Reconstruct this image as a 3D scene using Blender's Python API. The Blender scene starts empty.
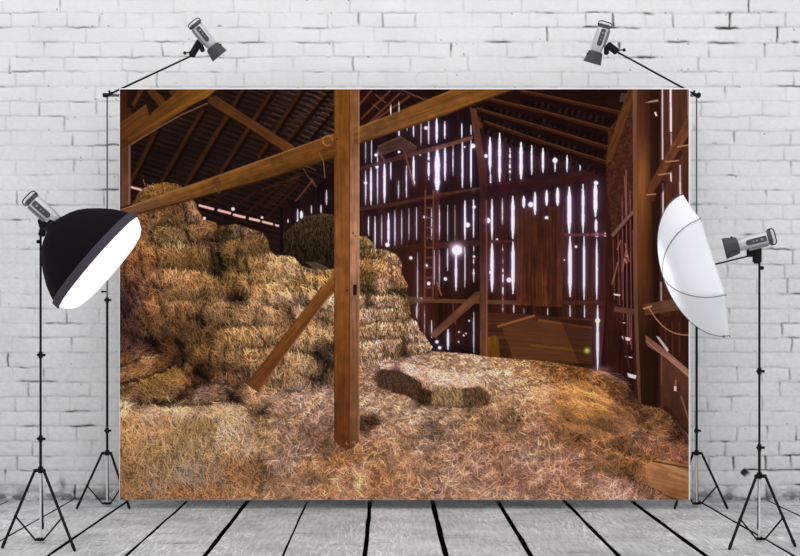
import bpy, bmesh, math, random
import numpy as np
from mathutils import Vector, Matrix

random.seed(7)
RNG = np.random.default_rng(11)
sc = bpy.context.scene
COL = sc.collection
F_PX, CX, HY, CAM_H, CAM_D = 949.0, 388.0, 322.7, 0.94, 4.775

def P(px, py, d):
    "point that stands at distance d from the camera plane"
    return Vector(((px-CX)/F_PX*d, d-CAM_D, CAM_H-(py-HY)/F_PX*d))

def on_floor(px, py):
    d = F_PX*CAM_H/(py-HY)
    return Vector(((px-CX)/F_PX*d, d-CAM_D, 0.0))

def s2l(c):
    c = np.clip(np.asarray(c, dtype=float), 0, 1)
    return np.where(c <= 0.04045, c/12.92, ((c+0.055)/1.055)**2.4)

# ------------------------------------------------------------------ camera / view
cam_d = bpy.data.cameras.new('camera'); cam = bpy.data.objects.new('camera', cam_d); COL.objects.link(cam)
cam.location = (0, -CAM_D, CAM_H); cam.rotation_euler = (math.pi/2, 0, 0)
cam_d.sensor_width = 36; cam_d.lens = F_PX/800*36
cam_d.shift_x = 12/800; cam_d.shift_y = (HY-278)/800
sc.camera = cam
vs = sc.view_settings
vs.view_transform = 'Standard'; vs.look = 'None'; vs.gamma = 1; vs.exposure = 0.0; vs.use_curve_mapping = False

# ------------------------------------------------------------------ materials
def mat(name, rgb, rough=0.5, metal=0.0, spec=0.5, bump=0.0, bscale=200, emit=0.0, var=0.06):
    m = bpy.data.materials.new(name); m.use_nodes = True
    nt = m.node_tree; b = nt.nodes['Principled BSDF']
    tc = nt.nodes.new('ShaderNodeTexCoord'); n = nt.nodes.new('ShaderNodeTexNoise')
    n.inputs['Scale'].default_value = bscale; n.inputs['Detail'].default_value = 3
    nt.links.new(tc.outputs['Object'], n.inputs['Vector'])
    lin = s2l(rgb)
    mx = nt.nodes.new('ShaderNodeMix'); mx.data_type = 'RGBA'
    mx.inputs[6].default_value = (*(lin*(1-var)), 1); mx.inputs[7].default_value = (*np.clip(lin*(1+var), 0, 1), 1)
    nt.links.new(n.outputs['Fac'], mx.inputs[0]); nt.links.new(mx.outputs[2], b.inputs['Base Color'])
    b.inputs['Roughness'].default_value = rough; b.inputs['Metallic'].default_value = metal
    b.inputs['Specular IOR Level'].default_value = spec
    if bump:
        bp = nt.nodes.new('ShaderNodeBump'); bp.inputs['Strength'].default_value = bump; bp.inputs['Distance'].default_value = 0.001
        nt.links.new(n.outputs['Fac'], bp.inputs['Height']); nt.links.new(bp.outputs['Normal'], b.inputs['Normal'])
    if emit:
        b.inputs['Emission Color'].default_value = (*lin, 1); b.inputs['Emission Strength'].default_value = emit
    return m

M_BLACK = mat('black_metal', (0.07, 0.07, 0.075), 0.6, 0.0, 0.15)
M_RUBBER = mat('rubber', (0.07, 0.07, 0.07), 0.8, 0, 0.2)
M_CHROME = mat('chrome_tube', (0.90, 0.90, 0.91), 0.3, 0.35)
M_STEEL = mat('grey_tube', (0.42, 0.42, 0.43), 0.4, 0.6)
M_SILVER = mat('silver_shell', (0.74, 0.74, 0.75), 0.36, 0.55)
M_RAIL = mat('grey_rail', (0.50, 0.50, 0.51), 0.5, 0.2)
M_PANEL = mat('control_panel', (0.24, 0.24, 0.25), 0.5)
M_DIAL = mat('dial', (0.55, 0.55, 0.56), 0.5)
M_REFL = mat('reflector_shell', (0.21, 0.21, 0.22), 0.5, 0.1)
M_WHITE = mat('flash_glass', (0.96, 0.96, 0.97), 0.4)
M_SOFTBLK = mat('softbox_fabric', (0.075, 0.06, 0.08), 0.9, 0, 0.05, 0.2, 900)
M_LIP = mat('softbox_edge_tape', (0.27, 0.25, 0.285), 0.9, 0, 0.1)
M_DIFF = mat('softbox_diffuser', (1, 1, 1), 0.8, 0, 0.2, emit=0.55)
M_RIB = mat('umbrella_rib', (0.36, 0.36, 0.38), 0.5, 0.4)

def fabric_white():
    m = bpy.data.materials.new('umbrella_fabric'); m.use_nodes = True; nt = m.node_tree
    nt.nodes.remove(nt.nodes['Principled BSDF']); out = nt.nodes['Material Output']
    d = nt.nodes.new('ShaderNodeBsdfDiffuse'); t = nt.nodes.new('ShaderNodeBsdfTranslucent'); mx = nt.nodes.new('ShaderNodeMixShader')
    n = nt.nodes.new('ShaderNodeTexNoise'); n.inputs['Scale'].default_value = 6
    cr = nt.nodes.new('ShaderNodeMix'); cr.data_type = 'RGBA'
    cr.inputs[6].default_value = (0.95, 0.96, 0.985, 1); cr.inputs[7].default_value = (0.95, 0.96, 0.99, 1)
    nt.links.new(n.outputs['Fac'], cr.inputs[0])
    nt.links.new(cr.outputs[2], d.inputs['Color']); nt.links.new(cr.outputs[2], t.inputs['Color'])
    mx.inputs[0].default_value = 0.35
    nt.links.new(d.outputs[0], mx.inputs[1]); nt.links.new(t.outputs[0], mx.inputs[2]); nt.links.new(mx.outputs[0], out.inputs[0])
    return m
M_UMB = fabric_white()

# ------------------------------------------------------------------ mesh helpers
def frame(d):
    d = d.normalized(); a = Vector((0, 0, 1)) if abs(d.z) < 0.9 else Vector((1, 0, 0))
    x = a.cross(d).normalized(); return x, d.cross(x), d

def tube(bm, p0, p1, r, r1=None, seg=14):
    r1 = r if r1 is None else r1; p0 = Vector(p0); p1 = Vector(p1)
    x, y, _ = frame(p1-p0); rings = []
    for p, q in ((p0, r), (p1, r1)):
        rings.append([bm.verts.new(p+(x*math.cos(t)+y*math.sin(t))*q) for t in [2*math.pi*k/seg for k in range(seg)]])
    for k in range(seg):
        bm.faces.new((rings[0][k], rings[0][(k+1) % seg], rings[1][(k+1) % seg], rings[1][k]))
    bm.faces.new(rings[0][::-1]); bm.faces.new(rings[1])

def path(bm, pts, r, seg=8):
    pts = [Vector(p) for p in pts]; prev = None; x = None
    for i, p in enumerate(pts):
        d = (pts[min(i+1, len(pts)-1)]-pts[max(i-1, 0)]).normalized()
        if x is None: x, y, _ = frame(d)
        else: x = (x-d*x.dot(d)).normalized(); y = d.cross(x)
        ring = [bm.verts.new(p+(x*math.cos(t)+y*math.sin(t))*r) for t in [2*math.pi*k/seg for k in range(seg)]]
        if prev:
            for k in range(seg): bm.faces.new((prev[k], prev[(k+1) % seg], ring[(k+1) % seg], ring[k]))
        else: bm.faces.new(ring[::-1])
        prev = ring
    bm.faces.new(prev)

def ball(bm, c, r, seg=12):
    bmesh.ops.create_uvsphere(bm, u_segments=seg, v_segments=8, radius=r, matrix=Matrix.Translation(c))

def slab(bm, p0, p1, w, t, up=None):
    "bevelled bar from p0 to p1, width w in the picture plane, thickness t in depth"
    p0 = Vector(p0); p1 = Vector(p1); d = (p1-p0).normalized(); n = Vector((0, -1, 0)) if up is None else Vector(up)
    s = d.cross(n).normalized(); n = s.cross(d)
    m = Matrix((( s.x*w, n.x*t, d.x*(p1-p0).length, (p0.x+p1.x)/2), (s.y*w, n.y*t, d.y*(p1-p0).length, (p0.y+p1.y)/2),
                (s.z*w, n.z*t, d.z*(p1-p0).length, (p0.z+p1.z)/2), (0, 0, 0, 1)))
    g = bmesh.ops.create_cube(bm, size=1, matrix=m)
    es = list({e for v in g['verts'] for e in v.link_edges})
    bmesh.ops.bevel(bm, geom=es, offset=min(w, t)*0.18, segments=2, affect='EDGES')

def lathe(bm, prof, M, seg=40, close0=False, close1=False):
    rings = []
    for z, r in prof:
        rings.append([bm.verts.new(M @ Vector((r*math.cos(2*math.pi*k/seg), r*math.sin(2*math.pi*k/seg), z))) for k in range(seg)])
    for a, b in zip(rings, rings[1:]):
        for k in range(seg): bm.faces.new((a[k], a[(k+1) % seg], b[(k+1) % seg], b[k]))
    if close0: bm.faces.new(rings[0][::-1])
    if close1: bm.faces.new(rings[-1])

def link(name, bm, m, parent=None, smooth=True, org=None, label=None):
    bmesh.ops.recalc_face_normals(bm, faces=bm.faces)
    me = bpy.data.meshes.new(name); bm.to_mesh(me); bm.free()
    me.materials.append(m)
    if smooth:
        for p in me.polygons: p.use_smooth = True
        me.set_sharp_from_angle(angle=0.7)
    o = bpy.data.objects.new(name, me); COL.objects.link(o)
    if parent is not None:
        r = parent
        while r.parent: r = r.parent
        me.transform(Matrix.Translation(-r.location)); o.parent = parent
    elif org is not None:
        me.transform(Matrix.Translation(-Vector(org))); o.location = org
    if label: o['label'] = label
    return o

def thing(name, label, cat, loc, group=None):
    o = bpy.data.objects.new(name, None); COL.objects.link(o); o.location = loc; o.empty_display_size = 0.1
    o['label'] = label; o['category'] = cat
    if group: o['group'] = group
    return o

B = bmesh.new

# ------------------------------------------------------------------ noise
_tab = RNG.random((64, 256, 256))
def vnoise(u, v, seed=0):
    t = _tab[seed % 64]; iu = np.floor(u).astype(int); iv = np.floor(v).astype(int)
    fu = u-iu; fv = v-iv; fu = fu*fu*(3-2*fu); fv = fv*fv*(3-2*fv)
    a = t[iv % 256, iu % 256]; b = t[iv % 256, (iu+1) % 256]; c = t[(iv+1) % 256, iu % 256]; d = t[(iv+1) % 256, (iu+1) % 256]
    return (a*(1-fu)+b*fu)*(1-fv)+(c*(1-fu)+d*fu)*fv
def fbm(u, v, seed=0, octv=4, gain=0.5):
    s = 0; a = 1; t = 0
    for k in range(octv):
        s = s+a*vnoise(u*2**k+17.3*k, v*2**k+9.1*k, seed+k); t += a; a *= gain
    return s/t

# ------------------------------------------------------------------ back wall: white painted brick
WD = 5.03
def build_wall():
    U0, U1, V0, V1 = -70, 870, -60, 500.0
    nu, nv = 941, 561
    us = np.linspace(U0, U1, nu); vv = np.linspace(V0, V1, nv)
    u, v = np.meshgrid(us, vv)
    hotm = np.exp(-(((u-700)/130)**2+((v-30)/50)**2))
    wob = (fbm(u/40, v/20, 3, 3)-0.5)*3.0+(fbm(u/7, v/9, 5, 2)-0.5)*1.5
    vw = v+wob
    row = np.floor((vw-12.6)/14.77).astype(int); dv = (vw-12.6)-row*14.77; dh = np.minimum(dv, 14.77-dv)
    up_line = np.where(dv < 7.4, row, row+1)              # which bed joint is the nearest
    stretch = (row % 2 != 0)
    rr = RNG.random((80, 60))
    L = np.where(stretch, 57.5, 28.8)
    off = np.where(stretch, np.where(row % 4 == 1, 0.0, 28.7)+34, 14.0)+8*(rr[(row+10) % 80, 0]-0.5)
    q = (u-off)/L+(fbm(u/9, v/9, 8, 2)-0.5)*2.0/L
    k = np.round(q).astype(int); jx = (rr[(row+10) % 80, (k+20) % 60]-0.5)*5.5
    dx = np.abs((q-k)*L-jx)
    wh = 0.45+0.85*fbm(u/22, v/6, 12, 2)+0.5*hotm
    ph = np.exp(-(dh/wh)**2); pv = np.exp(-(dx/(0.6+0.7*fbm(u/8, v/12, 14, 2)))**2)
    # how open the joints are
    hot = 1.0*np.exp(-(((u-700)/120)**2+((v-30)/42)**2)) + 0.8*np.exp(-(((u-530)/70)**2+((v-50)/14)**2)) \
        + 0.35*np.clip((v-120)/380, 0, 1)+0.55*np.clip((v-440)/60, 0, 1)
    nh = fbm(u/26, up_line*3.7+v*0.01, 20, 3, 0.6); nvj = fbm(row*5.3+u/300, k*3.1+v/40, 30, 2)
    sh = (np.clip((nh-0.52)*5.0, 0, 1)*np.clip(0.55+hot, 0, 1.3)+0.36)
    sv = (np.clip((nvj-0.50)*5.0, 0, 1)*np.clip(0.50+hot, 0, 1.3)+0.26)
    closed = np.clip((fbm(u/40, v/20, 40, 3)-0.36)*5, 0.42, 1); closed = np.maximum(closed, np.clip(hot, 0, 1)*0.6)
    crack = np.maximum(ph*sh, pv*sv*0.95)*closed
    chip = np.clip((fbm(u/3.2, v/2.6, 44, 2)-0.86)*14, 0, 1)*np.clip(dh < 3.5, 0.12, 1)
    crack = np.maximum(crack, chip)
    low = np.clip((v-482)/16, 0, 1); dirt = low*np.clip((fbm(u/10, v/5, 50, 3)-0.42)*4, 0, 1)
    base = 0.90-0.05*fbm(u/50, v/30, 52, 3)-0.06*fbm(u/3, v/2.4, 54, 2)*(0.35+0.65*np.clip((v-60)/200, 0, 1)+hot*0.3)
    for (cu, cv, ru, rv, s) in ((62, 487, 4, 9, 0.9), (25, 490, 9, 5, 0.55), (68, 497, 30, 4, 0.8), (140, 497, 20, 3, 0.7), (700, 496, 30, 4, 0.6), (785, 497, 30, 4, 0.6)):
        e = ((u-cu)/ru)**2+((v-cv)/rv)**2
        dirt = np.maximum(dirt, s*np.exp(-e)*np.clip(fbm(u/4, v/4, 60, 3)*2.2-0.4, 0, 1))
    dia = np.clip(4.9-(np.abs(u-745)+np.abs(v-473)*1.15), 0, 1)      # the small diamond hole
    hole = np.clip(dia*2, 0, 1)
    c = s2l(base)*(1-0.93*np.clip(crack*1.12, 0, 1)**1.25)*(1-0.78*np.clip(dirt, 0, 1))*(1-0.93*hole)
    bulge = np.clip(np.minimum(dh, dx)/4.0, 0, 1)**0.6
    soft = np.clip(0.28+hot*0.7+0.4*np.clip((v-130)/150, 0, 1), 0, 1)
    joint_soft = np.maximum(np.exp(-(dh/2.2)**2)*(0.4+0.6*sh), np.exp(-(dx/2.0)**2)*(0.25+0.75*sv))
    z = -0.0035*np.maximum(joint_soft*soft*closed, crack)+0.0022*(fbm(u/9, v/6, 70, 4, 0.6)-0.5)*(0.35+soft)-0.02*hole
    s = WD/F_PX
    X = (u-CX)*s; Y = (WD-CAM_D)-z; Z = CAM_H-(v-HY)*s
    Z[-1, :] = -0.06
    co = np.stack([X, Y, Z], -1).reshape(-1, 3)
    idx = np.arange(nu*nv).reshape(nv, nu)
    f = np.stack([idx[:-1, :-1], idx[1:, :-1], idx[1:, 1:], idx[:-1, 1:]], -1).reshape(-1, 4)
    me = fast_mesh('wall_back', co, f)
    # back side so the wall has thickness: joined box behind
    rgb = np.stack([c, c, c*1.004, np.ones_like(c)], -1).reshape(-1, 4).astype(np.float32)
    at = me.color_attributes.new('paint', 'FLOAT_COLOR', 'POINT'); at.data.foreach_set('color', rgb.ravel())
    me.polygons.foreach_set('use_smooth', np.ones(len(f), dtype=bool))
    m = bpy.data.materials.new('painted_brick'); m.use_nodes = True; nt = m.node_tree; b = nt.nodes['Principled BSDF']
    a = nt.nodes.new('ShaderNodeAttribute'); a.attribute_name = 'paint'
    n = nt.nodes.new('ShaderNodeTexNoise'); n.inputs['Scale'].default_value = 60; n.inputs['Detail'].default_value = 5
    tc = nt.nodes.new('ShaderNodeTexCoord'); nt.links.new(tc.outputs['Object'], n.inputs['Vector'])
    bp = nt.nodes.new('ShaderNodeBump'); bp.inputs['Strength'].default_value = 0.35; bp.inputs['Distance'].default_value = 0.003
    nt.links.new(n.outputs['Fac'], bp.inputs['Height']); nt.links.new(bp.outputs['Normal'], b.inputs['Normal'])
    nt.links.new(a.outputs['Color'], b.inputs['Base Color']); b.inputs['Roughness'].default_value = 0.75; b.inputs['Specular IOR Level'].default_value = 0.2
    me.materials.append(m)
    o = bpy.data.objects.new('wall_back', me); COL.objects.link(o); o['kind'] = 'structure'
    return o

def fast_mesh(name, co, faces):
    me = bpy.data.meshes.new(name); n = len(faces); w = faces.shape[1]
    me.vertices.add(len(co)); me.vertices.foreach_set('co', co.astype(np.float32).ravel())
    me.loops.add(n*w); me.loops.foreach_set('vertex_index', faces.astype(np.int32).ravel())
    me.polygons.add(n); me.polygons.foreach_set('loop_start', (np.arange(n)*w).astype(np.int32))
    me.update(calc_edges=True); me.validate()
    return me
build_wall()

# ------------------------------------------------------------------ floor: weathered grey planks
def build_floor():
    gaps = [-3.0, -2.67, -2.335, -2.005, -1.675, -1.375, -1.060, -0.741, -0.426, -0.0935, 0.234, 0.579, 0.9325, 1.285, 1.641, 2.01, 2.36, 2.72]
    wid = {3: .012, 4: .012, 5: .018, 6: .014, 7: .022, 8: .009, 9: .020, 10: .024, 11: .022, 12: .020, 13: .026, 14: .016, 15: .016}
    bm = B(); lay = bm.loops.layers.color.new('tone')
    y0, y1 = -2.6, 0.262
    def strip(x0, x1, z, black, tone):
        w = 0.0012
        if black:
            vs_ = [bm.verts.new(p) for p in ((x0, y0, z), (x1, y0, z), (x1, y1, z), (x0, y1, z))]
            f = bm.faces.new(vs_); f.material_index = 1
            return
        N = 24; prev = None
        for i in range(N+1):
            y = y0+(y1-y0)*i/N
            ja = 0.0012*math.sin(i*1.7+x0*9)+0.001*random.uniform(-1, 1); jb = 0.0012*math.sin(i*1.3+x1*7)+0.001*random.uniform(-1, 1)
            ring = [bm.verts.new(p) for p in ((x0+ja, y, -0.03), (x0+ja, y, -0.003), (x0+ja+0.003, y, 0), (x1+jb-0.003, y, 0), (x1+jb, y, -0.003), (x1+jb, y, -0.03))]
            if prev:
                for k in range(5):
                    f = bm.faces.new((prev[k], prev[k+1], ring[k+1], ring[k]))
                    if k in (0, 4): f.material_index = 1  # plank sides coloured black to paint in the shade of the gaps
                    for l in f.loops: l[lay] = (tone, tone, tone, 1)
            prev = ring
    for i in range(len(gaps)-1):
        a = gaps[i]+wid.get(i, .01)/2; b = gaps[i+1]-wid.get(i+1, .01)/2
        strip(a, b, 0, False, 0.5+0.5*random.random())
    strip(-3.0, 2.72, -0.028, True, 0)
    bmesh.ops.recalc_face_normals(bm, faces=bm.faces)
    me = bpy.data.meshes.new('floor'); bm.to_mesh(me); bm.free()
    m = bpy.data.materials.new('weathered_planks'); m.use_nodes = True; nt = m.node_tree; b = nt.nodes['Principled BSDF']; N = nt.nodes.new; Lk = nt.links.new
    tc = N('ShaderNodeTexCoord')
    def noise(scale, s, det=6, dist=0.0, loc=(0, 0, 0), rough=.55):
        mp = N('ShaderNodeMapping'); mp.inputs['Scale'].default_value = scale; mp.inputs['Location'].default_value = loc
        Lk(tc.outputs['Object'], mp.inputs['Vector']); n = N('ShaderNodeTexNoise'); n.inputs['Scale'].default_value = s; n.inputs['Detail'].default_value = det
        n.inputs['Distortion'].default_value = dist; n.inputs['Roughness'].default_value = rough; Lk(mp.outputs[0], n.inputs['Vector']); return n.outputs['Fac']
    def math_(op, a, b_=None, c=None, clamp=False):
        n = N('ShaderNodeMath'); n.operation = op; n.use_clamp = clamp
        for i, x in enumerate((a, b_, c)):
            if x is None: continue
            if isinstance(x, (int, float)): n.inputs[i].default_value = x
            else: Lk(x, n.inputs[i])
        return n.outputs[0]
    def mapr(x, a, b_, c, d):
        n = N('ShaderNodeMapRange'); Lk(x, n.inputs[0])
        for i, q in enumerate((a, b_, c, d)): n.inputs[i+1].default_value = q
        return n.outputs[0]
    big = noise((1.6, 3.2, 1), 1.6, 4)
    grain = noise((9, 1.6, 1), 7, 8, 0.5)
    cross = noise((1.0, 9, 1), 3.2, 6, 0.6, (3, 1, 0))
    crossm = mapr(cross, 0.60, 0.72, 0, 1)
    fig = noise((4.6, 0.8, 1), 1.5, 3, 0.5, (5, 2, 0))
    ring = math_('PINGPONG', math_('MULTIPLY', fig, 22), 0.5)
    line = mapr(ring, 0.0, 0.16, 1, 0)
    figm = mapr(noise((2.2, 1.4, 1), 1.3, 2, 0, (9, 4, 0)), 0.46, 0.56, 0, 1)
    line = math_('MULTIPLY', line, figm)
    fleck = mapr(noise((2.5, 8, 1), 9, 4, 1.0, (1, 7, 0)), 0.66, 0.74, 0, 1)
    att = N('ShaderNodeAttribute'); att.attribute_name = 'tone'
    v = math_('ADD', 0.56, math_('MULTIPLY', math_('SUBTRACT', big, 0.5), 0.60))
    v = math_('ADD', v, math_('MULTIPLY', math_('SUBTRACT', grain, 0.5), 0.60))
    v = math_('ADD', v, math_('MULTIPLY', math_('SUBTRACT', att.outputs['Fac'], 0.75), 0.10))
    v = math_('ADD', v, math_('MULTIPLY', line, 0.26))
    v = math_('ADD', v, math_('MULTIPLY', fleck, 0.24))
    v = math_('SUBTRACT', v, math_('MULTIPLY', crossm, 0.28))
    # the boards are darker next to the wall, most of all at the left
    sx = N('ShaderNodeSeparateXYZ'); Lk(tc.outputs['Object'], sx.inputs[0])
    g = math_('MULTIPLY', mapr(sx.outputs['Y'], -0.35, 0.26, 0, 1), mapr(noise((2, 5, 1), 3, 4), 0.3, 0.65, 0.3, 1))
    g2 = math_('ADD', mapr(sx.outputs['X'], -1.2, -2.0, 0, 0.9), math_('ADD', mapr(sx.outputs['X'], 1.2, 1.8, 0, 0.5), 0.35))
    v = math_('SUBTRACT', v, math_('MULTIPLY', math_('MULTIPLY', g, g2), 0.22))
    v = math_('MAXIMUM', v, 0.03)
    cb = N('ShaderNodeCombineColor'); Lk(math_('MULTIPLY', v, 0.985), cb.inputs[0]); Lk(v, cb.inputs[1]); Lk(math_('MULTIPLY', v, 1.005), cb.inputs[2])
    Lk(cb.outputs[0], b.inputs['Base Color']); b.inputs['Roughness'].default_value = 0.75; b.inputs['Specular IOR Level'].default_value = 0.25
    bp = N('ShaderNodeBump'); bp.inputs['Strength'].default_value = 0.5; bp.inputs['Distance'].default_value = 0.002
    Lk(grain, bp.inputs['Height']); Lk(bp.outputs[0], b.inputs['Normal'])
    me.materials.append(m); me.materials.append(mat('gap_shade_black', (0.03, 0.03, 0.03), 1, 0, 0))
    o = bpy.data.objects.new('floor', me); COL.objects.link(o); o['kind'] = 'structure'
build_floor()

# ------------------------------------------------------------------ tripod stands
def tripod(root, feet, center, s, z_collar, z_hub, mast, z_top, r=0.0045, knobs=(), column=M_CHROME, leg_r=0.0064, screw=None):
    "feet: three floor points; centre: x,y of the mast"
    c = Vector((center[0], center[1], 0)); Z = Vector((0, 0, 1))
    bm = B(); tube(bm, c+Z*(z_collar-0.012), c+Z*(z_collar+0.014), 0.011); 
    for f in feet:
        d = (f-c); d.z = 0; d.normalize()
        slab(bm, c+Z*z_collar+d*0.008, c+Z*z_collar+d*0.030, 0.014, 0.016)
    link('collar', bm, M_BLACK, root)
    hubp = c+Z*z_hub
    bm = B(); tube(bm, hubp-Z*0.004, hubp+Z*0.008, 0.011)
    for f in feet:
        d = (f-c); d.z = 0; d.normalize(); slab(bm, hubp+d*0.006+Z*0.003, hubp+d*0.026+Z*0.003, 0.010, 0.010)
    link('hub', bm, M_BLACK, root)
    bm = B(); tube(bm, hubp+Z*0.004, c+Z*(z_collar-0.01), 0.0042); link('centre_column', bm, column, root, label='bare silver centre tube')
    for f in feet:
        d = (f-c); d.z = 0; d.normalize()
        top = c+Z*(z_collar-0.002)+d*0.026
        foot = f+Z*leg_r
        ax = (foot-top).normalized()
        bm = B(); tube(bm, top, foot-ax*0.022, leg_r*0.92); lg = link('leg', bm, M_BLACK, root)
        bm = B(); tube(bm, foot-ax*0.026, foot-ax*0.002, leg_r*1.15, leg_r*1.0); ball(bm, foot, leg_r); link('rubber_foot', bm, M_RUBBER, lg)
        mid = top.lerp(foot, 0.60)
        bm = B(); tube(bm, hubp+d*0.024+Z*0.004, mid, 0.0036); ball(bm, mid, 0.0075); link('brace', bm, M_BLACK, root)
    z0 = z_collar+0.01
    for (z1, rr, mm, nm) in mast:
        bm = B(); tube(bm, c+Z*z0, c+Z*z1, rr); link('mast_section', bm, mm, root); z0 = z1
    for zk in knobs:
        bm = B(); tube(bm, c+Z*(zk-0.014), c+Z*(zk+0.014), 0.0085); tube(bm, c+Z*zk, c+Z*zk+Vector((0.02, -0.006, 0)), 0.006)
        ball(bm, c+Z*zk+Vector((-0.008, -0.004, 0)), 0.007)
        link('clamp_knob', bm, M_BLACK, root)
    if screw:
        bm = B(); q = c+Z*screw; tube(bm, q, q+Vector((-0.020, -0.004, 0)), 0.004); ball(bm, q+Vector((-0.024, -0.004, 0)), 0.0065); link('wing_screw', bm, M_BLACK, root)

def zat(py, d): return CAM_H-(py-HY)/F_PX*d
def xat(px, d): return (px-CX)/F_PX*d

# backdrop stands
BD = 4.855; yb = BD-CAM_D
for side in (-1, 1):
    px = 107.2 if side < 0 else 696.6
    c = Vector((xat(px, BD), yb, 0))
    feet = [c+Vector((-0.132, -0.068, 0)), c+Vector((0.132, -0.068, 0)), Vector((xat(px+0.6, BD+0.148), yb+0.148, 0))]
    lab = 'thin black tripod stand holding up the left end of the backdrop crossbar' if side < 0 else 'thin black tripod stand holding up the right end of the backdrop crossbar'
    r = thing('backdrop_stand', lab, 'stand', c)
    zt = zat(95.5, BD)
    tripod(r, feet, (c.x, c.y), 1, zat(453, BD), 0.014, [(zat(300, BD), 0.0062, M_BLACK, ''), (zt-0.01, 0.0042, M_STEEL, '')], zt,
           knobs=(zat(430.6, BD), zat(300, BD)), screw=zat(291.6, BD))

# crossbar: a telescopic tube with end caps and clamp screws, lies on the spigots of both stands
zt = zat(95.2, BD)
r = thing('crossbar', 'slim grey crossbar tube carrying the barn backdrop between the two stands', 'crossbar', (0, yb, zt))
bm = B(); tube(bm, (xat(105, BD), yb, zt), (xat(699.5, BD), yb, zt), 0.0078, seg=20); link('bar', bm, M_STEEL, r)
for px, sg in ((105.5, -1), (698, 1)):
    bm = B(); x = xat(px, BD); tube(bm, (x-0.012, yb, zt), (x+0.012, yb, zt), 0.011); link('end_cap', bm, M_BLACK, r)
    bm = B(); x = xat(109.3 if sg < 0 else 694.2, BD); tube(bm, (x, yb, zt), (x, yb, zt+0.018), 0.003); ball(bm, (x, yb, zt+0.020), 0.006); link('clamp_screw', bm, M_BLACK, r)

# light stands
LD = 4.06
def light_stand(feetpx, cpx, d, pc, ph, knobs, top, lab, column_dx):
    feet = [on_floor(*f) for f in feetpx]
    c = Vector((xat(cpx, d), d-CAM_D, 0))
    r = thing('light_stand', lab, 'stand', c)
    zt_ = zat(top, d)
    zk = [zat(k, d) for k in knobs]
    tripod(r, feet, (c.x, c.y), 1, zat(pc, d), max(0.012, zat(ph, d)), [(zk[0], 0.0058, M_BLACK, ''), (zt_, 0.0048, M_BLACK, '')], zt_, knobs=zk)
    return r
light_stand([(2.5, 548.5), (74.5, 551.5), (42.5, 529)], 40.6, 4.06, 470, 541, (438.7, 355), 236, 'black tripod light stand under the black softbox on the left', 0)
light_stand([(729.4, 550), (795.0, 547), (758.5, 529.5)], 759.4, 4.07, 475.7, 540.7, (447.5, 371.2), 262, 'black tripod light stand under the white umbrella light on the right', 0)

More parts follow.
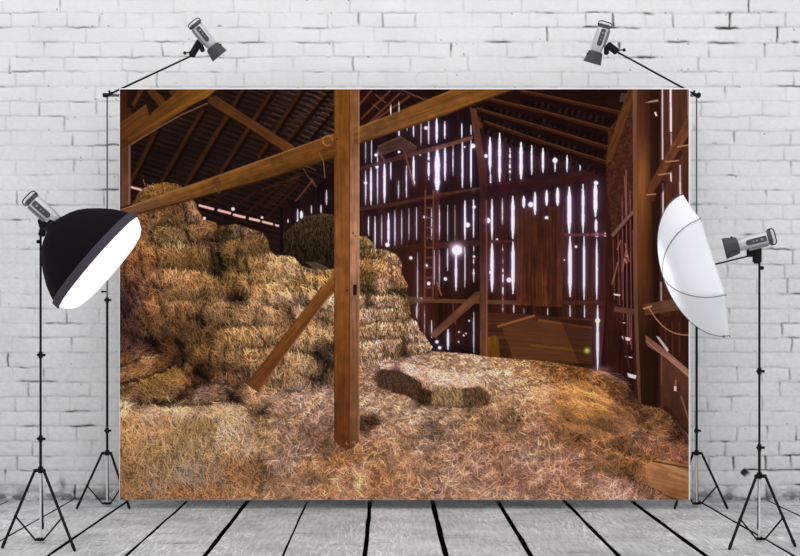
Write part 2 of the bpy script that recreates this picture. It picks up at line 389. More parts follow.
# ------------------------------------------------------------------ studio strobes
def strobe(back_px, front_px, depth, sgn, lab, bracket, total=0.227, hood=True, ydir=0.0, mount=None):
    """back/front: centre of the back plate and of the front ring; bracket: list of (p0,p1,width) in picture coordinates at that depth"""
    b, f = (back_px, front_px) if isinstance(back_px, Vector) else (P(*back_px, depth), P(*front_px, depth))
    if ydir: d = f-b; f = f+Vector((0, 1, 0))*ydir*d.length*0.5; b = b-Vector((0, 1, 0))*ydir*d.length*0.5
    d = f-b; L = d.length; d.normalize()
    X = Vector((0, -1, 0)); X = (X-d*X.dot(d)).normalized(); Y = d.cross(X)
    k = L/(0.227 if hood else 0.165)
    M = Matrix(((X.x*k, Y.x*k, d.x*k, b.x), (X.y*k, Y.y*k, d.y*k, b.y), (X.z*k, Y.z*k, d.z*k, b.z), (0, 0, 0, 1)))
    root = thing('studio_strobe', lab, 'studio light', mount if mount is not None else b)
    bm = B(); lathe(bm, [(0.012, 0.020), (0.012, 0.034), (0.018, 0.0365), (0.115, 0.0365), (0.135, 0.033), (0.160, 0.031), (0.165, 0.028)], M, close0=True, close1=True)
    link('body', bm, M_SILVER, root)
    # rails that run along the shell
    for a in (sgn*1,):
        bm = B(); q0 = M @ Vector((0.010, a*0.0365, 0.02)); q1 = M @ Vector((0.010, a*0.0365, 0.115)); slab(bm, q0, q1, 0.010*k, 0.030*k); link('rail', bm, M_RAIL, root)
    bm = B(); lathe(bm, [(0.0, 0.030), (-0.004, 0.034), (-0.002, 0.037), (0.013, 0.0375), (0.020, 0.036)], M, close0=True, close1=True); link('back_plate', bm, M_PANEL, root)
    # handle: a bent bar behind the back plate
    pts = [(0.014, -0.040, 0.010), (0.014, -0.040, -0.010), (0.014, -0.034, -0.016), (0.014, -0.022, -0.019), (0.014, 0.022, -0.019), (0.014, 0.034, -0.016), (0.014, 0.040, -0.010), (0.014, 0.040, 0.010)]
    bm = B(); path(bm, [M @ Vector(p) for p in pts], 0.0030*k); link('handle', bm, M_BLACK, root)
    bm = B(); lathe(bm, [(-0.010, 0.004), (-0.010, 0.026), (-0.002, 0.029)], M, close0=True); link('back_cover', bm, M_SILVER, root, label='silver back cover')
    # control panel: a long rounded plate let into the side
    bm = B(); w = 0.0150
    ring_pts = []
    for i in range(25):
        t = math.pi*i/24; ring_pts.append((w*math.cos(t), 0.108+w*math.sin(t)))
    for i in range(9): 
        t = math.pi+math.pi*i/8; ring_pts.append((w*math.cos(t), 0.026+0.3*w*math.sin(t)))
    lo = [bm.verts.new(M @ Vector((0.030, y, z))) for y, z in ring_pts]; hi = [bm.verts.new(M @ Vector((0.0385, y*0.93, 0.06+(z-0.06)*0.98))) for y, z in ring_pts]
    n = len(lo)
    for i in range(n): bm.faces.new((lo[i], lo[(i+1) % n], hi[(i+1) % n], hi[i]))
    bm.faces.new(hi); bm.faces.new(lo[::-1])
    pn = link('control_panel', bm, M_PANEL, root)
    bm = B()
    for (y, z, r_) in ((0, 0.045, 0.0062), (0, 0.070, 0.0042), (0.0, 0.085, 0.0035)):
        MM = M @ Matrix.Translation((0.0385, y, z)) @ Matrix.Rotation(math.pi/2, 4, 'Y')
        lathe(bm, [(0, r_), (0.002, r_*0.9)], MM, seg=18, close1=True)
    link('dial', bm, M_DIAL, pn)
    if hood:
        bm = B(); lathe(bm, [(0.156, 0.033), (0.160, 0.0425), (0.170, 0.0450), (0.227, 0.0545), (0.227, 0.0525), (0.168, 0.036)], M, seg=48); rf = link('reflector', bm, M_REFL, root, label='dark flared reflector')
        bm = B(); lathe(bm, [(0.2255, 0.0525), (0.229, 0.0545), (0.229, 0.0515)], M, seg=48); lathe(bm, [(0.218, 0.0490), (0.224, 0.030), (0.227, 0.0)], M, seg=48); link('flash_glass', bm, M_WHITE, rf, label='white front glass')
        bm = B(); q = M @ Vector((0.018, -sgn*0.040, 0.180)); tube(bm, q, q-Y*sgn*0.012*k, 0.004*k); link('lock_pin', bm, M_BLACK, root)
    bm = B()
    for (p0, p1, w, t) in bracket: slab(bm, P(*p0, depth+0.003), P(*p1, depth+0.003), w*depth/F_PX, t*depth/F_PX)
    link('bracket', bm, M_BLACK, root)
    return root, M

TD = 4.66
r, _ = strobe((196, 26), (218.6, 54.2), TD, 1, 'silver strobe aimed down right on the boom above the top left backdrop corner',
              [((200.5, 40.5), (191.0, 56.5), 6.0, 6), ((199.5, 42), (203, 51.5), 4.5, 5)], ydir=0.34)
bm = B(); q = P(184.8, 53.1, TD); ball(bm, q, 0.0085); tube(bm, q, P(190, 52, TD), 0.003); link('tilt_knob', bm, M_BLACK, r)
r, _ = strobe((603.3, 27), (593.3, 61.6), TD, -1, 'silver strobe aimed down left on the boom above the top right backdrop corner',
              [((607, 44), (617.5, 52.5), 6.0, 6), ((606.5, 45), (606.5, 54.5), 4.5, 5)], ydir=0.33)
bm = B(); q = P(624.1, 50.0, TD); ball(bm, q, 0.0085); tube(bm, q, P(618, 50, TD), 0.003); link('tilt_knob', bm, M_BLACK, r)

# booms
def boom(p0, p1, lab, cpt):
    a = P(*p0, 4.825); b = P(*p1, TD)
    r = thing('boom_arm', lab, 'boom arm', a)
    bm = B(); tube(bm, a, b, 0.0050, 0.0044); link('rod', bm, M_BLACK, r)
    bm = B(); d = (b-a).normalized(); tube(bm, a-d*0.012, a+d*0.030, 0.0078); link('socket', bm, M_BLACK, r)
    if cpt:
        bm = B(); q = P(*cpt, 4.815); ball(bm, q, 0.007); tube(bm, q, P(cpt[0]-3, cpt[1]+2, 4.82), 0.003); link('wing_screw', bm, M_BLACK, r)
boom((107.4, 95.2), (191.6, 55.8), 'thin black boom arm rising from the left backdrop stand to a strobe', None)
boom((697.5, 95.8), (617.2, 52.0), 'thin black boom arm rising from the right backdrop stand to a strobe', (698.9, 93.6))

# strobe with softbox (front left)
S0 = LD/F_PX
ax3 = Vector((0.764, 0.19, -0.647)).normalized()
C3 = P(98.0, 261.5, LD)
back = (29.0, 199.0); cen = (94.5, 261.5)
r, _ = strobe(P(30.5, 198.5, LD-0.085), P(57.5, 222.5, LD-0.045), LD, 1, 'silver strobe screwed to the back of the black softbox on the left stand',
              [((46.0, 217.5), (41.2, 236.5), 5.6, 6), ((40.5, 219), (43.5, 229), 5.5, 7)], hood=False)
bm = B(); q = P(38.2, 241.7, LD); ball(bm, q, 0.0085); tube(bm, q, P(41, 239, LD), 0.003); link('tilt_knob', bm, M_BLACK, r)

X, Y, Zx = frame(ax3)
MB_ = Matrix(((X.x, Y.x, ax3.x, C3.x), (X.y, Y.y, ax3.y, C3.y), (X.z, Y.z, ax3.z, C3.z), (0, 0, 0, 1)))
root = thing('softbox', 'round black softbox with a glowing white front tilted down on the left stand', 'softbox', C3)
prof = [(0, 59.5), (6, 58), (14, 54.5), (22, 50), (32, 42.5), (41, 34.5), (47, 27.5), (51, 20.5), (54, 13), (55.5, 9), (56, 6.5)]
def softshell(prof, sign=-1, seg=96, lobes=8, amp=0.012):
    bm = B(); rings = []
    for a, rr in prof:
        ring = []
        for k in range(seg):
            t = 2*math.pi*k/seg; m_ = 1-amp*abs(math.sin(t*lobes/2))**1.0*0 - amp*(1-abs(math.cos(t*lobes/2)))
            ring.append(bm.verts.new(MB_ @ Vector((rr*S0*m_*math.cos(t), rr*S0*m_*math.sin(t), sign*a*S0))))
        rings.append(ring)
    for a, b in zip(rings, rings[1:]):
        for k in range(seg): bm.faces.new((a[k], a[(k+1) % seg], b[(k+1) % seg], b[k]))
    return bm, rings
bm, rg = softshell(prof); sh = link('shell', bm, M_SOFTBLK, root)
bm, rg = softshell([(7, 58.6), (6.2, 60.0), (-0.5, 60.6), (-1.0, 59.0)]); link('edge_band', bm, M_LIP, root, label='dark grey edge band')
bm, rg = softshell([(-0.6, 59.2), (2, 58.4), (6, 56.2), (11, 52.5), (14.5, 47), (16.5, 38), (17.5, 24), (18, 8)], sign=1); bm.faces.new(rg[-1]); link('diffuser', bm, M_DIFF, root, label='white front diffuser')
bm = B(); lathe(bm, [(-60*S0, 0.037), (-53*S0, 0.039), (-53*S0, 0.044), (-52*S0, 0.046)], MB_, close0=True); link('speed_ring', bm, M_BLACK, root)

# strobe with umbrella (front right)
RD = 4.07; S1 = RD/F_PX
r, _ = strobe((768.0, 237.6), (726.8, 248.2), RD, -1, 'silver strobe with dark reflector pointing into the white umbrella on the right stand',
              [((757.0, 244), (757.0, 263.5), 7.6, 7), ((750.0, 248.5), (750.0, 257), 5.5, 6)], ydir=0.36)
bm = B(); q = P(762.0, 268.0, RD); ball(bm, q, 0.0088); tube(bm, q, P(759, 266, RD), 0.003); link('tilt_knob', bm, M_BLACK, r)

mid = P(706.8, 263.6, RD+0.01)
ua = Vector((-0.950, 0.205, -0.300)).normalized()
e1 = Vector((0.30, 0, -0.954)); e1 = (e1-ua*e1.dot(ua)).normalized(); e2 = ua.cross(e1)   # e1 along the chord
root = thing('photo_umbrella', 'white photo umbrella opened in front of the strobe on the right stand', 'umbrella', mid)
R_, H_ = 75*S1, 44*S1
def umb(theta, t):
    "t 0 at the apex, 1 at the rim"
    k = 6; ph = ((theta-0.11)*k/(2*math.pi)) % 1.0; dth = (ph-0.5)*2*math.pi/k
    poly = math.cos(math.pi/k)/math.cos(dth)            # 1 at the ribs, smaller between
    poly = 1+(poly*(1-0.035*(1-(2*abs(ph-0.5)))*t)-1)*(0.35+0.65*t)
    a = t*math.pi/2*0.985
    rr = R_*math.sin(a)*poly; h = H_*(math.cos(a)**1.0)
    return mid+ua*h+(e1*math.cos(theta)+e2*math.sin(theta))*rr
seg, nt_ = 96, 26
bm = B(); rings = []
for j in range(1, nt_+1): rings.append([bm.verts.new(umb(2*math.pi*k/seg, j/nt_)) for k in range(seg)])
apex = bm.verts.new(umb(0, 0))
for k in range(seg): bm.faces.new((apex, rings[0][k], rings[0][(k+1) % seg]))
for a, b in zip(rings, rings[1:]):
    for k in range(seg): bm.faces.new((a[k], a[(k+1) % seg], b[(k+1) % seg], b[k]))
cano = link('canopy', bm, M_UMB, root)
md = cano.modifiers.new('thickness', 'SOLIDIFY'); md.thickness = 0.0008
for k in range(6):
    th = 2*math.pi*k/6+0.11
    bm = B(); path(bm, [umb(th, 0.02+0.98*j/24)+ua*0.0008 for j in range(25)], 0.0016, 6)
    tube(bm, umb(th, 1.0), umb(th, 1.0)+(umb(th, 1.0)-mid).normalized()*0.008, 0.0022); link('rib', bm, M_RIB, root)
sh_end = P(749.5, 255.8, RD-0.018)
bm = B(); tube(bm, sh_end, mid+ua*(H_+0.012), 0.0036); ball(bm, mid+ua*(H_+0.012), 0.006); link('shaft', bm, M_BLACK, root)
bm = B(); tube(bm, mid+ua*(H_*0.45), mid+ua*(H_*0.45+0.02), 0.009); link('runner', bm, M_BLACK, root)
for k in range(6):
    th = 2*math.pi*k/6+0.11; bm = B(); tube(bm, mid+ua*(H_*0.45+0.01), umb(th, 0.5)-ua*0.002, 0.0014, seg=6); link('stretcher', bm, M_RIB, root)

# ------------------------------------------------------------------ light
w = bpy.data.worlds.new('studio_light'); sc.world = w; w.use_nodes = True
bg = w.node_tree.nodes['Background']; bg.inputs[0].default_value = (0.985, 0.985, 1.0, 1); bg.inputs[1].default_value = 0.98
def area(name, loc, rot, size, power):
    l = bpy.data.lights.new(name, 'AREA'); l.energy = power; l.shape = 'RECTANGLE'; l.size = size[0]; l.size_y = size[1]
    o = bpy.data.objects.new(name, l); COL.objects.link(o); o.location = loc; o.rotation_euler = rot; return o
area('ceiling_softlight', (0, -1.9, 3.9), (math.radians(42), 0, 0), (5.5, 1.6), 33)
l = bpy.data.lights.new('strobe_lamp', 'SPOT'); l.energy = 12; l.spot_size = math.radians(75); l.spot_blend = 0.6; l.shadow_soft_size = 0.04
o = bpy.data.objects.new('strobe_lamp', l); COL.objects.link(o); o.location = P(722, 249.6, RD+0.02)
o.rotation_euler = (mid+ua*H_-o.location).to_track_quat('-Z', 'Y').to_euler()

# =====================================================================================
# THE BACKDROP: one printed cloth.  The picture printed on it is computed here as ink
# colours on a fine grid lying in the cloth's plane; every motif of the print is a part.
# =====================================================================================
X0, Y0, X1, Y1 = 119.6, 89.0, 688.8, 500.0
K = 1.8
NX, NY = int(round((X1-X0)*K)), int(round((Y1-Y0)*K))
PX, PY = np.meshgrid(X0+(np.arange(NX)+0.5)/K, Y0+(np.arange(NY)+0.5)/K)
C = np.zeros((NY, NX, 3)); LAB = np.zeros((NY, NX), dtype=int)
PARTS = ['roof']
def is_part(*bases):
    return np.isin(LAB, [i for i, p in enumerate(PARTS) if p.split('#')[0] in bases])
def part(n):
    if n not in PARTS: PARTS.append(n)
    return PARTS.index(n)
def rgb(*c): return np.array(c, dtype=float)/255

def pmask(pts, ss=3):
    pts = np.array(pts, dtype=float)
    i0 = max(0, int((pts[:, 0].min()-X0)*K)-1); i1 = min(NX, int((pts[:, 0].max()-X0)*K)+2)
    j0 = max(0, int((pts[:, 1].min()-Y0)*K)-1); j1 = min(NY, int((pts[:, 1].max()-Y0)*K)+2)
    if i1 <= i0 or j1 <= j0: return None
    acc = np.zeros((j1-j0, i1-i0))
    for a in range(ss):
        for b in range(ss):
            x = X0+(np.arange(i0, i1)+(a+.5)/ss)/K; y = (Y0+(np.arange(j0, j1)+(b+.5)/ss)/K)[:, None]
            inside = np.zeros(acc.shape, dtype=bool)
            for (xa, ya), (xb, yb_) in zip(pts, np.roll(pts, -1, 0)):
                if ya == yb_: continue
                cond = ((ya > y) != (yb_ > y)) & (x[None, :] < (xb-xa)*(y-ya)/(yb_-ya)+xa)
                inside ^= cond
            acc += inside
    return acc/(ss*ss), slice(j0, j1), slice(i0, i1)

def fullmask(pts):
    m = np.zeros((NY, NX)); r = pmask(pts)
    if r: m[r[1], r[2]] = r[0]
    return m

def fill(pts, col, name=None, tex=None, alpha=1.0):
    """col: colour or function(x,y)->rgb array; tex: multiplier array"""
    r = pmask(pts)
    if r is None: return
    m, sj, si = r; c = col(PX[sj, si], PY[sj, si]) if callable(col) else np.broadcast_to(np.asarray(col), m.shape+(3,))
    if tex is not None: c = c*(tex(sj, si) if callable(tex) else tex[sj, si])[..., None]
    a = (m*alpha)[..., None]; C[sj, si] = C[sj, si]*(1-a)+c*a
    if name is not None: LAB[sj, si] = np.where(m > 0.5, part(name), LAB[sj, si])

def line_poly(x0, y0, x1, y1, w0, w1=None):
    w1 = w0 if w1 is None else w1; d = np.hypot(x1-x0, y1-y0); nx, ny = -(y1-y0)/d, (x1-x0)/d
    return [(x0+nx*w0/2, y0+ny*w0/2), (x1+nx*w1/2, y1+ny*w1/2), (x1-nx*w1/2, y1-ny*w1/2), (x0-nx*w0/2, y0-ny*w0/2)]
def line(x0, y0, x1, y1, w, col, name=None, w1=None, tex=None, alpha=1.0):
    fill(line_poly(x0, y0, x1, y1, w, w1), col, name, tex, alpha)

def grain(ang, fine=1.3, long_=28, seed=0, amp=0.28):
    a = math.radians(ang)
    def f(sj, si):
        X, Y = PX[sj, si], PY[sj, si]; u = X*math.cos(a)+Y*math.sin(a); v = -X*math.sin(a)+Y*math.cos(a)
        return 1-amp/2+amp*(fbm(u/long_, v/fine, seed, 3)-0.25)+0.18*(fbm(u/60, v/12, seed+5, 2)-0.5)
    return f

def wood(pts, col, name, ang, seed=0, amp=0.45, shade=None, fine=1.3):
    g = grain(ang, fine, 26, seed, amp)
    def t(sj, si):
        q = g(sj, si)*(0.80+0.34*fbm(PX[sj, si]/9, PY[sj, si]/9, seed+9, 3))
        return q if shade is None else q*shade[sj, si]
    fill(pts, col, name, t)

def ramp(p0, c0, p1, c1):
    p0 = np.array(p0, float); p1 = np.array(p1, float); d = p1-p0; L2 = (d**2).sum(); c0 = np.array(c0); c1 = np.array(c1)
    def f(x, y):
        t = np.clip(((x-p0[0])*d[0]+(y-p0[1])*d[1])/L2, 0, 1)[..., None]; return c0*(1-t)+c1*t
    return f

def blur(a, s):
    r = max(1, int(round(s*K*0.9)))
    for _ in range(3):
        for ax in (0, 1):
            p = np.pad(a, [(r+1, r) if k == ax else (0, 0) for k in range(a.ndim)], mode='edge')
            c = np.cumsum(p, axis=ax)
            n = a.shape[ax]
            hi = np.take(c, np.arange(2*r+1, 2*r+1+n), axis=ax); lo = np.take(c, np.arange(0, n), axis=ax)
            a = (hi-lo)/(2*r+1)
    return a

def field(ctrl, p=2.6, soft=5.0):
    "smooth colour field through control colours (x, y, r, g, b)"
    gx, gy = PX[::5, ::5], PY[::5, ::5]; W = np.zeros(gx.shape); A = np.zeros(gx.shape+(3,))
    for (x, y, r, g, b) in ctrl:
        d2 = (gx-x)**2+((gy-y)*1.15)**2+soft**2; w = d2**(-p); W += w; A += w[..., None]*rgb(r, g, b)
    A /= W[..., None]
    fj = np.clip((np.arange(NY)/5), 0, A.shape[0]-1.001); fi = np.clip((np.arange(NX)/5), 0, A.shape[1]-1.001)
    j = fj.astype(int); i = fi.astype(int); tj = (fj-j)[:, None, None]; ti = (fi-i)[None, :, None]
    return (A[j][:, i]*(1-tj)+A[j+1][:, i]*tj)*(1-ti)+(A[j][:, i+1]*(1-tj)+A[j+1][:, i+1]*tj)*ti

def straw(mask, base, n, lo, hi, ang, spread, amp=0.42, bright=0.12, wide=0.0, alpha=0.8, curl=0.25, poke=0.0, seed=0, gain=1.5):
    """n straws whose middle lies inside mask; ang may be a number or an array over the canvas"""
    g = np.random.default_rng(100+seed)
    jj, ii = np.nonzero(mask > 0.5)
    if len(jj) == 0: return
    k = g.integers(0, len(jj), n); cx = ii[k]+g.random(n); cy = jj[k]+g.random(n)
    a = (ang[jj[k], ii[k]] if isinstance(ang, np.ndarray) else np.full(n, float(ang)))+g.normal(0, 1, n)*spread
    a = np.radians(a); L = (lo+(hi-lo)*g.random(n)**1.6)*K; cv = g.normal(0, curl, n)/np.maximum(L, 1)
    v = g.random(n); t = np.where(v < 1-bright, 1+amp*(g.random(n)-0.56)*2, 1.0+gain*0.3*(0.5+g.random(n)))
    col = base[jj[k], ii[k]]*t[:, None]; hue = g.normal(0, 0.075, n); col = col*np.stack([1+hue*0.6, 1+hue*0.1, 1-hue*1.6], -1)
    pale = (t > 1.15)[:, None]; col = np.where(pale, col*0.84+0.16*col.mean(1, keepdims=True)*1.1+0.02, col)
    order = np.argsort(t+g.random(n)*0.9); S = int(hi*K*1.3)+2
    cx, cy, a, L, cv, col = (q[order] for q in (cx, cy, a, L, cv, col))
    s = np.linspace(-0.5, 0.5, S)[None, :]
    d = s*L[:, None]; nn = cv[:, None]*d*d
    x = cx[:, None]+np.cos(a)[:, None]*d-np.sin(a)[:, None]*nn; y = cy[:, None]+np.sin(a)[:, None]*d+np.cos(a)[:, None]*nn
    taper = (1-(2*np.abs(s))**6)
    for off in ((0,) if wide <= 0 else (0, wide)):
        xi = np.floor(x-np.sin(a)[:, None]*off).astype(int); yi = np.floor(y+np.cos(a)[:, None]*off).astype(int)
        if off: sel = ((col.mean(1) > base.mean()*0.9) | (wide > 1))[:, None]
        else: sel = np.ones((len(col), 1), dtype=bool)
        ok = sel & (xi >= 0) & (xi < NX) & (yi >= 0) & (yi < NY)
        xc = np.clip(xi, 0, NX-1); yc = np.clip(yi, 0, NY-1)
        ok &= (mask[yc, xc] > 0.5) | (np.abs(s) < poke) if poke else (mask[yc, xc] > 0.5)
        al = (alpha*np.broadcast_to(taper, x.shape))[ok][:, None]; cc = np.broadcast_to(col[:, None, :], x.shape+(3,))[ok]
        yy, xx = yc[ok], xc[ok]
        C[yy, xx] = C[yy, xx]*(1-al)+cc*al

def blob(x, y, r, col, alpha=1.0, W=None):
    d2 = (PX-x)**2+(PY-y)**2; m = np.clip((r+0.4-np.sqrt(d2))/0.9, 0, 1)*alpha
    return m

# ---------------------------------------------------------------- 1 roof seen from below
C[:] = rgb(30, 12, 9)
a = math.radians(18); u = PX*math.cos(a)+PY*math.sin(a); v = -PX*math.sin(a)+PY*math.cos(a)
planks = np.clip(np.sin(v*2*math.pi/5.2+5*fbm(u/50, v/20, 2, 2))*1.3, -1, 1)*(0.2+0.9*fbm(u/16, v/6, 6, 2))
tone = 0.75+0.45*fbm(u/30, v/2.0, 4, 3)
C[:] = (rgb(29, 17, 13)*tone[..., None])*(1+0.30*planks[..., None])
C *= (0.8+0.5*fbm(PX/40, PY/30, 9, 2))[..., None]
glowL = np.exp(-(((PX-315)/45)**2+((PY-105)/40)**2))
C += (glowL*0.10*(0.5+0.5*planks))[..., None]*rgb(255, 200, 190)
# rafters of the left slope
raf = rgb(64, 34, 17)
for (xa, ya, xb, yb_, w) in ((158, 126, 129, 186, 4), (203, 109, 160, 184, 3.6), (243, 88, 227, 118, 3.6), (228, 114, 185, 186, 4.4), (274, 88, 220, 173, 3.6), (302, 88, 258, 158, 3.6), (328, 88, 286, 143, 3.4), (345, 90, 308, 139, 3.0)):
    line(xa+2, ya+1, xb+2, yb_+1, w+3, rgb(20, 8, 6), 'roof', alpha=0.8)
    line(xa, ya, xb, yb_, w, raf*(1 if w > 3.5 else 0.85), 'roof', tex=grain(-55, 1.2, 20, 3, 0.5))
for (xa, ya, n, dx, dy) in ((281, 131, 12, 3.9, -4.5), (300, 134, 9, 3.9, -4.6), (318, 136, 5, 3.9, -4.6), (262, 122, 9, 3.9, -5.2)):
    for k in range(n):
        x, y = xa+dx*k, ya+dy*k; line(x+2, y+1, x+10, y+4.5, 1.5, rgb(104, 80, 76), 'roof', alpha=0.30+0.25*np.exp(-((x-318)/22)**2))
# lower left slope under the tie beam
line(262, 190, 300, 176, 2, rgb(60, 28, 16), 'roof'); line(313, 180, 282, 218, 1.8, rgb(88, 52, 36), 'roof'); line(311, 178, 326, 206, 1.8, rgb(96, 60, 44), 'roof')
for k in range(11):
    line(262+k*3, 208-k*3.2, 275+k*3, 204-k*3.2, 1.1, rgb(88, 52, 34), 'roof', alpha=0.35)
for (xa, ya, xb, yb_) in ((205, 205, 232, 190), (222, 215, 258, 190), (240, 219, 286, 180), (262, 222, 300, 183)):
    line(xa, ya, xb, yb_, 2.0, rgb(44, 22, 15), 'roof')
# ---------------------------------------------------------------- 2 gable wall of gappy boards
WALLP = [(280, 207), (300, 200), (334, 172), (352, 150), (358, 150), (370, 124), (395, 108), (420, 92), (476, 108), (520, 123), (560, 145), (606, 164), (636, 150), (636, 408), (600, 400), (560, 370), (280, 300)]
st = np.floor((PX+1.5*fbm(PX/5, PY/90, 11, 1))/8.6)
stv = _tab[5][(st.astype(int) % 256), 7]
up = np.clip((PY-130)/190, 0, 1)[..., None]
wc = rgb(31, 16, 18)*(1-up)+rgb(54, 25, 16)*up
wtex = (0.72+0.5*stv)*(0.70+0.6*fbm(PX/1.6, PY/30, 21, 3))
fill(WALLP, rgb(45, 18, 20), 'gable_wall'); mW = fullmask(WALLP)[..., None]
C[:] = C*(1-mW)+(wc*wtex[..., None])*mW*np.where(PX < 340, .62, 1)[..., None]
slits = np.zeros((NY, NX))
def slit(x, y0, y1, w, s=1.0, dots=False, lean=0.0):
    n = 9; pl = []; pr = []; r0 = random.random()*6
    for i in range(n):
        t = i/(n-1); tp = min(1, 0.25+3.0*t, 0.25+3.0*(1-t)); ww = max(0.35, w*tp*(0.96+0.08*math.sin(r0+i*2.1)))/2
        y = y0+(y1-y0)*t; xx = x+lean*t; pl.append((xx-ww, y)); pr.append((xx+ww, y))
    r = pmask(pl+pr[::-1], 4)
    if r is None: return
    m = r[0]*s
    if dots: m = m*np.clip(vnoise(PX[r[1], r[2]]/50, PY[r[1], r[2]]/2.6, 33)*2.2-0.5, 0.15, 1)
    slits[r[1], r[2]] = np.maximum(slits[r[1], r[2]], m)
def dot(x, y, r, s=1.0):
    slits[:] = np.maximum(slits, blob(x, y, r*(.84 if r < 4 else 1), None)*s)
T = 0.62
for q in ((399, 101, 114, .8, .7), (399, 128, 136, 1.3), (413.6, 120, 137, 1.0), (413.6, 155, 184, 1.9), (421, 121, 146, .7, .6), (428.7, 120, 144, 1.0), (428.7, 150, 180, 2.0, 1, 1), (436.7, 118, 143, 2.2), (437.3, 148, 194, 5.0), (444.8, 121, 139, 1.4), (445, 145, 181, 2.0), (453, 145, 176, .9, .7), (461.8, 123, 138, 1.0), (462.4, 141, 188, 1.7), (471, 125, 135, .8), (471, 140, 187, 1.7), (490, 137, 172, 2.8), (490.5, 172, 186, 1.1), (499.6, 133, 184, 2.7), (510, 148, 182, 1.8, 1, 1), (521, 142, 181, 3.2), (531.7, 145, 175, 1.6), (543, 148, 173, 2.1), (555, 157, 172, 1.1), (567, 155, 172, 1.4), (580, 165, 171, .8),
          (398.5, 180, 199, .8, .7), (406.4, 165, 198, 1.0, .8), (414, 180, 186, 1.8), (394.7, 210, 246, .8, T), (401.7, 210, 245, .8, T), (409, 208, 240, .7, T), (416.5, 207, 240, .9, T), (431.6, 208, 240, .9, T), (439.5, 205, 240, .9, .7), (447.6, 205, 241, .7, .6), (455, 205, 241, .6, .5), (465, 199, 240, 1.9), (473.5, 197, 238, 1.3), (492, 199, 240, 2.0), (502.4, 198, 225, 1.0, .7), (512.8, 196, 239, 3.3), (523.8, 196, 208, 2.8), (535, 192, 215, 2.6),
          (456, 252, 291, 2.2), (465, 246, 288, .9, .8), (473.7, 246, 283, 1.1, 1, 1), (447.6, 248, 271, 1.0, .8), (439.5, 250, 288, .8, .6), (434.4, 250, 285, .8, .6), (417.5, 252, 320, .8, .6), (492, 243, 292, 3.3), (502.8, 244, 312, 1.2, .9, 1), (513, 241, 294, 3.2),
          (546.6, 190, 206, 2.6), (557.6, 187.6, 206, 3.2), (569.3, 186.6, 234, 3.9), (583, 184, 233, 2.6), (595.4, 181, 217, 3.7), (596, 219, 232, 2.7), (570, 236, 297, 3.6), (584, 236, 300, 2.2), (596.7, 239, 300, 2.0), (570, 305, 322, 1.0, .8), (584.4, 305, 323, .9, .8), (597.6, 305, 370, 2.4), (605, 342, 370, 1.6, .9, 1), (547.6, 308, 316, .8, .6), (524, 308, 316, .6, .5),
          (513.7, 305, 313, .9), (416.5, 306, 318, .9, .7), (424.6, 306, 337, .7, .5), (431.6, 320, 338, .9, .8), (448, 329, 350, 2.0), (473.7, 312, 353, .9, .75), (371, 167, 205, 1.9), (365.6, 170, 205, 1.0, .8), (377.5, 150, 205, 1.0, .7), (384.5, 161, 203, 2.4), (390.8, 161, 180, 1.0, .8), (390.8, 104, 116, 1.0, .8), (365.6, 138, 163, .7, .6), (371.5, 138, 163, .7, .7),
          (368.6, 216, 236, 1.0, .8), (375, 216, 249, 1.2, .8), (381.7, 215, 246, .8, .6), (388.5, 213, 246, 2.0), (395, 211, 246, 1.0, .7), (297.6, 209, 221, 1.1, .8), (301.4, 211, 219, 2.8), (311.4, 205, 214, .8, .7), (321, 205, 213, 1.2, .8), (326.5, 190, 205, 1.1, .8), (288, 219, 223, 1.0, .7),
          (407, 120, 131, .8, .6), (610, 190, 195, .8, .5)):
    slit(*q[:4], s=q[4] if len(q) > 4 else 1.0, dots=len(q) > 5)
for q in ((426, 128, 1.9), (473, 146, 2.6), (486, 156, 2.0), (420, 154.6, 1.1), (464.6, 147, 1.0), (399, 152, 1.4), (474, 207, 1.9), (530.8, 204.6, 3.0), (488, 220.6, 3.0), (467.5, 225, 2.8), (424.6, 217, 1.5), (457, 250, 4.6), (473.6, 190.8, 1.3), (474, 256.5, 1.3), (473.6, 273, 1.2), (491, 272.5, 2.1), (509, 280, 2.8), (410.8, 258, 1.8), (426.5, 265.4, 1.5), (428.7, 283.5, 2.0), (445.4, 279, 1.9), (437, 230.5, 1.0),
          (546.6, 218, 2.1), (555, 160.5, 2.8), (596.7, 235, 2.3), (605.3, 234.6, 2.0), (576, 246.7, 1.4), (564, 260, 1.0), (588, 235, 0.9), (597.6, 320.6, 2.6), (587, 350.5, 2.0), (585.3, 358.8, 1.1), (421, 299, 1.6), (436.9, 341.8, 1.9), (431.2, 347, 1.4), (439.7, 347.8, 1.9), (459, 332, .9), (463.7, 335.4, .9), (466, 333.5, .8), (469, 320.8, .9), (458.6, 341.8, .8),
          (376, 155, 1.7), (377, 167, 1.8), (365.6, 183, 1.8), (387.4, 244.8, 2.5), (298, 221, 1.6), (497, 239.5, 1.2), (582, 190, .7), (596, 183, 2.4)):
    dot(*q)

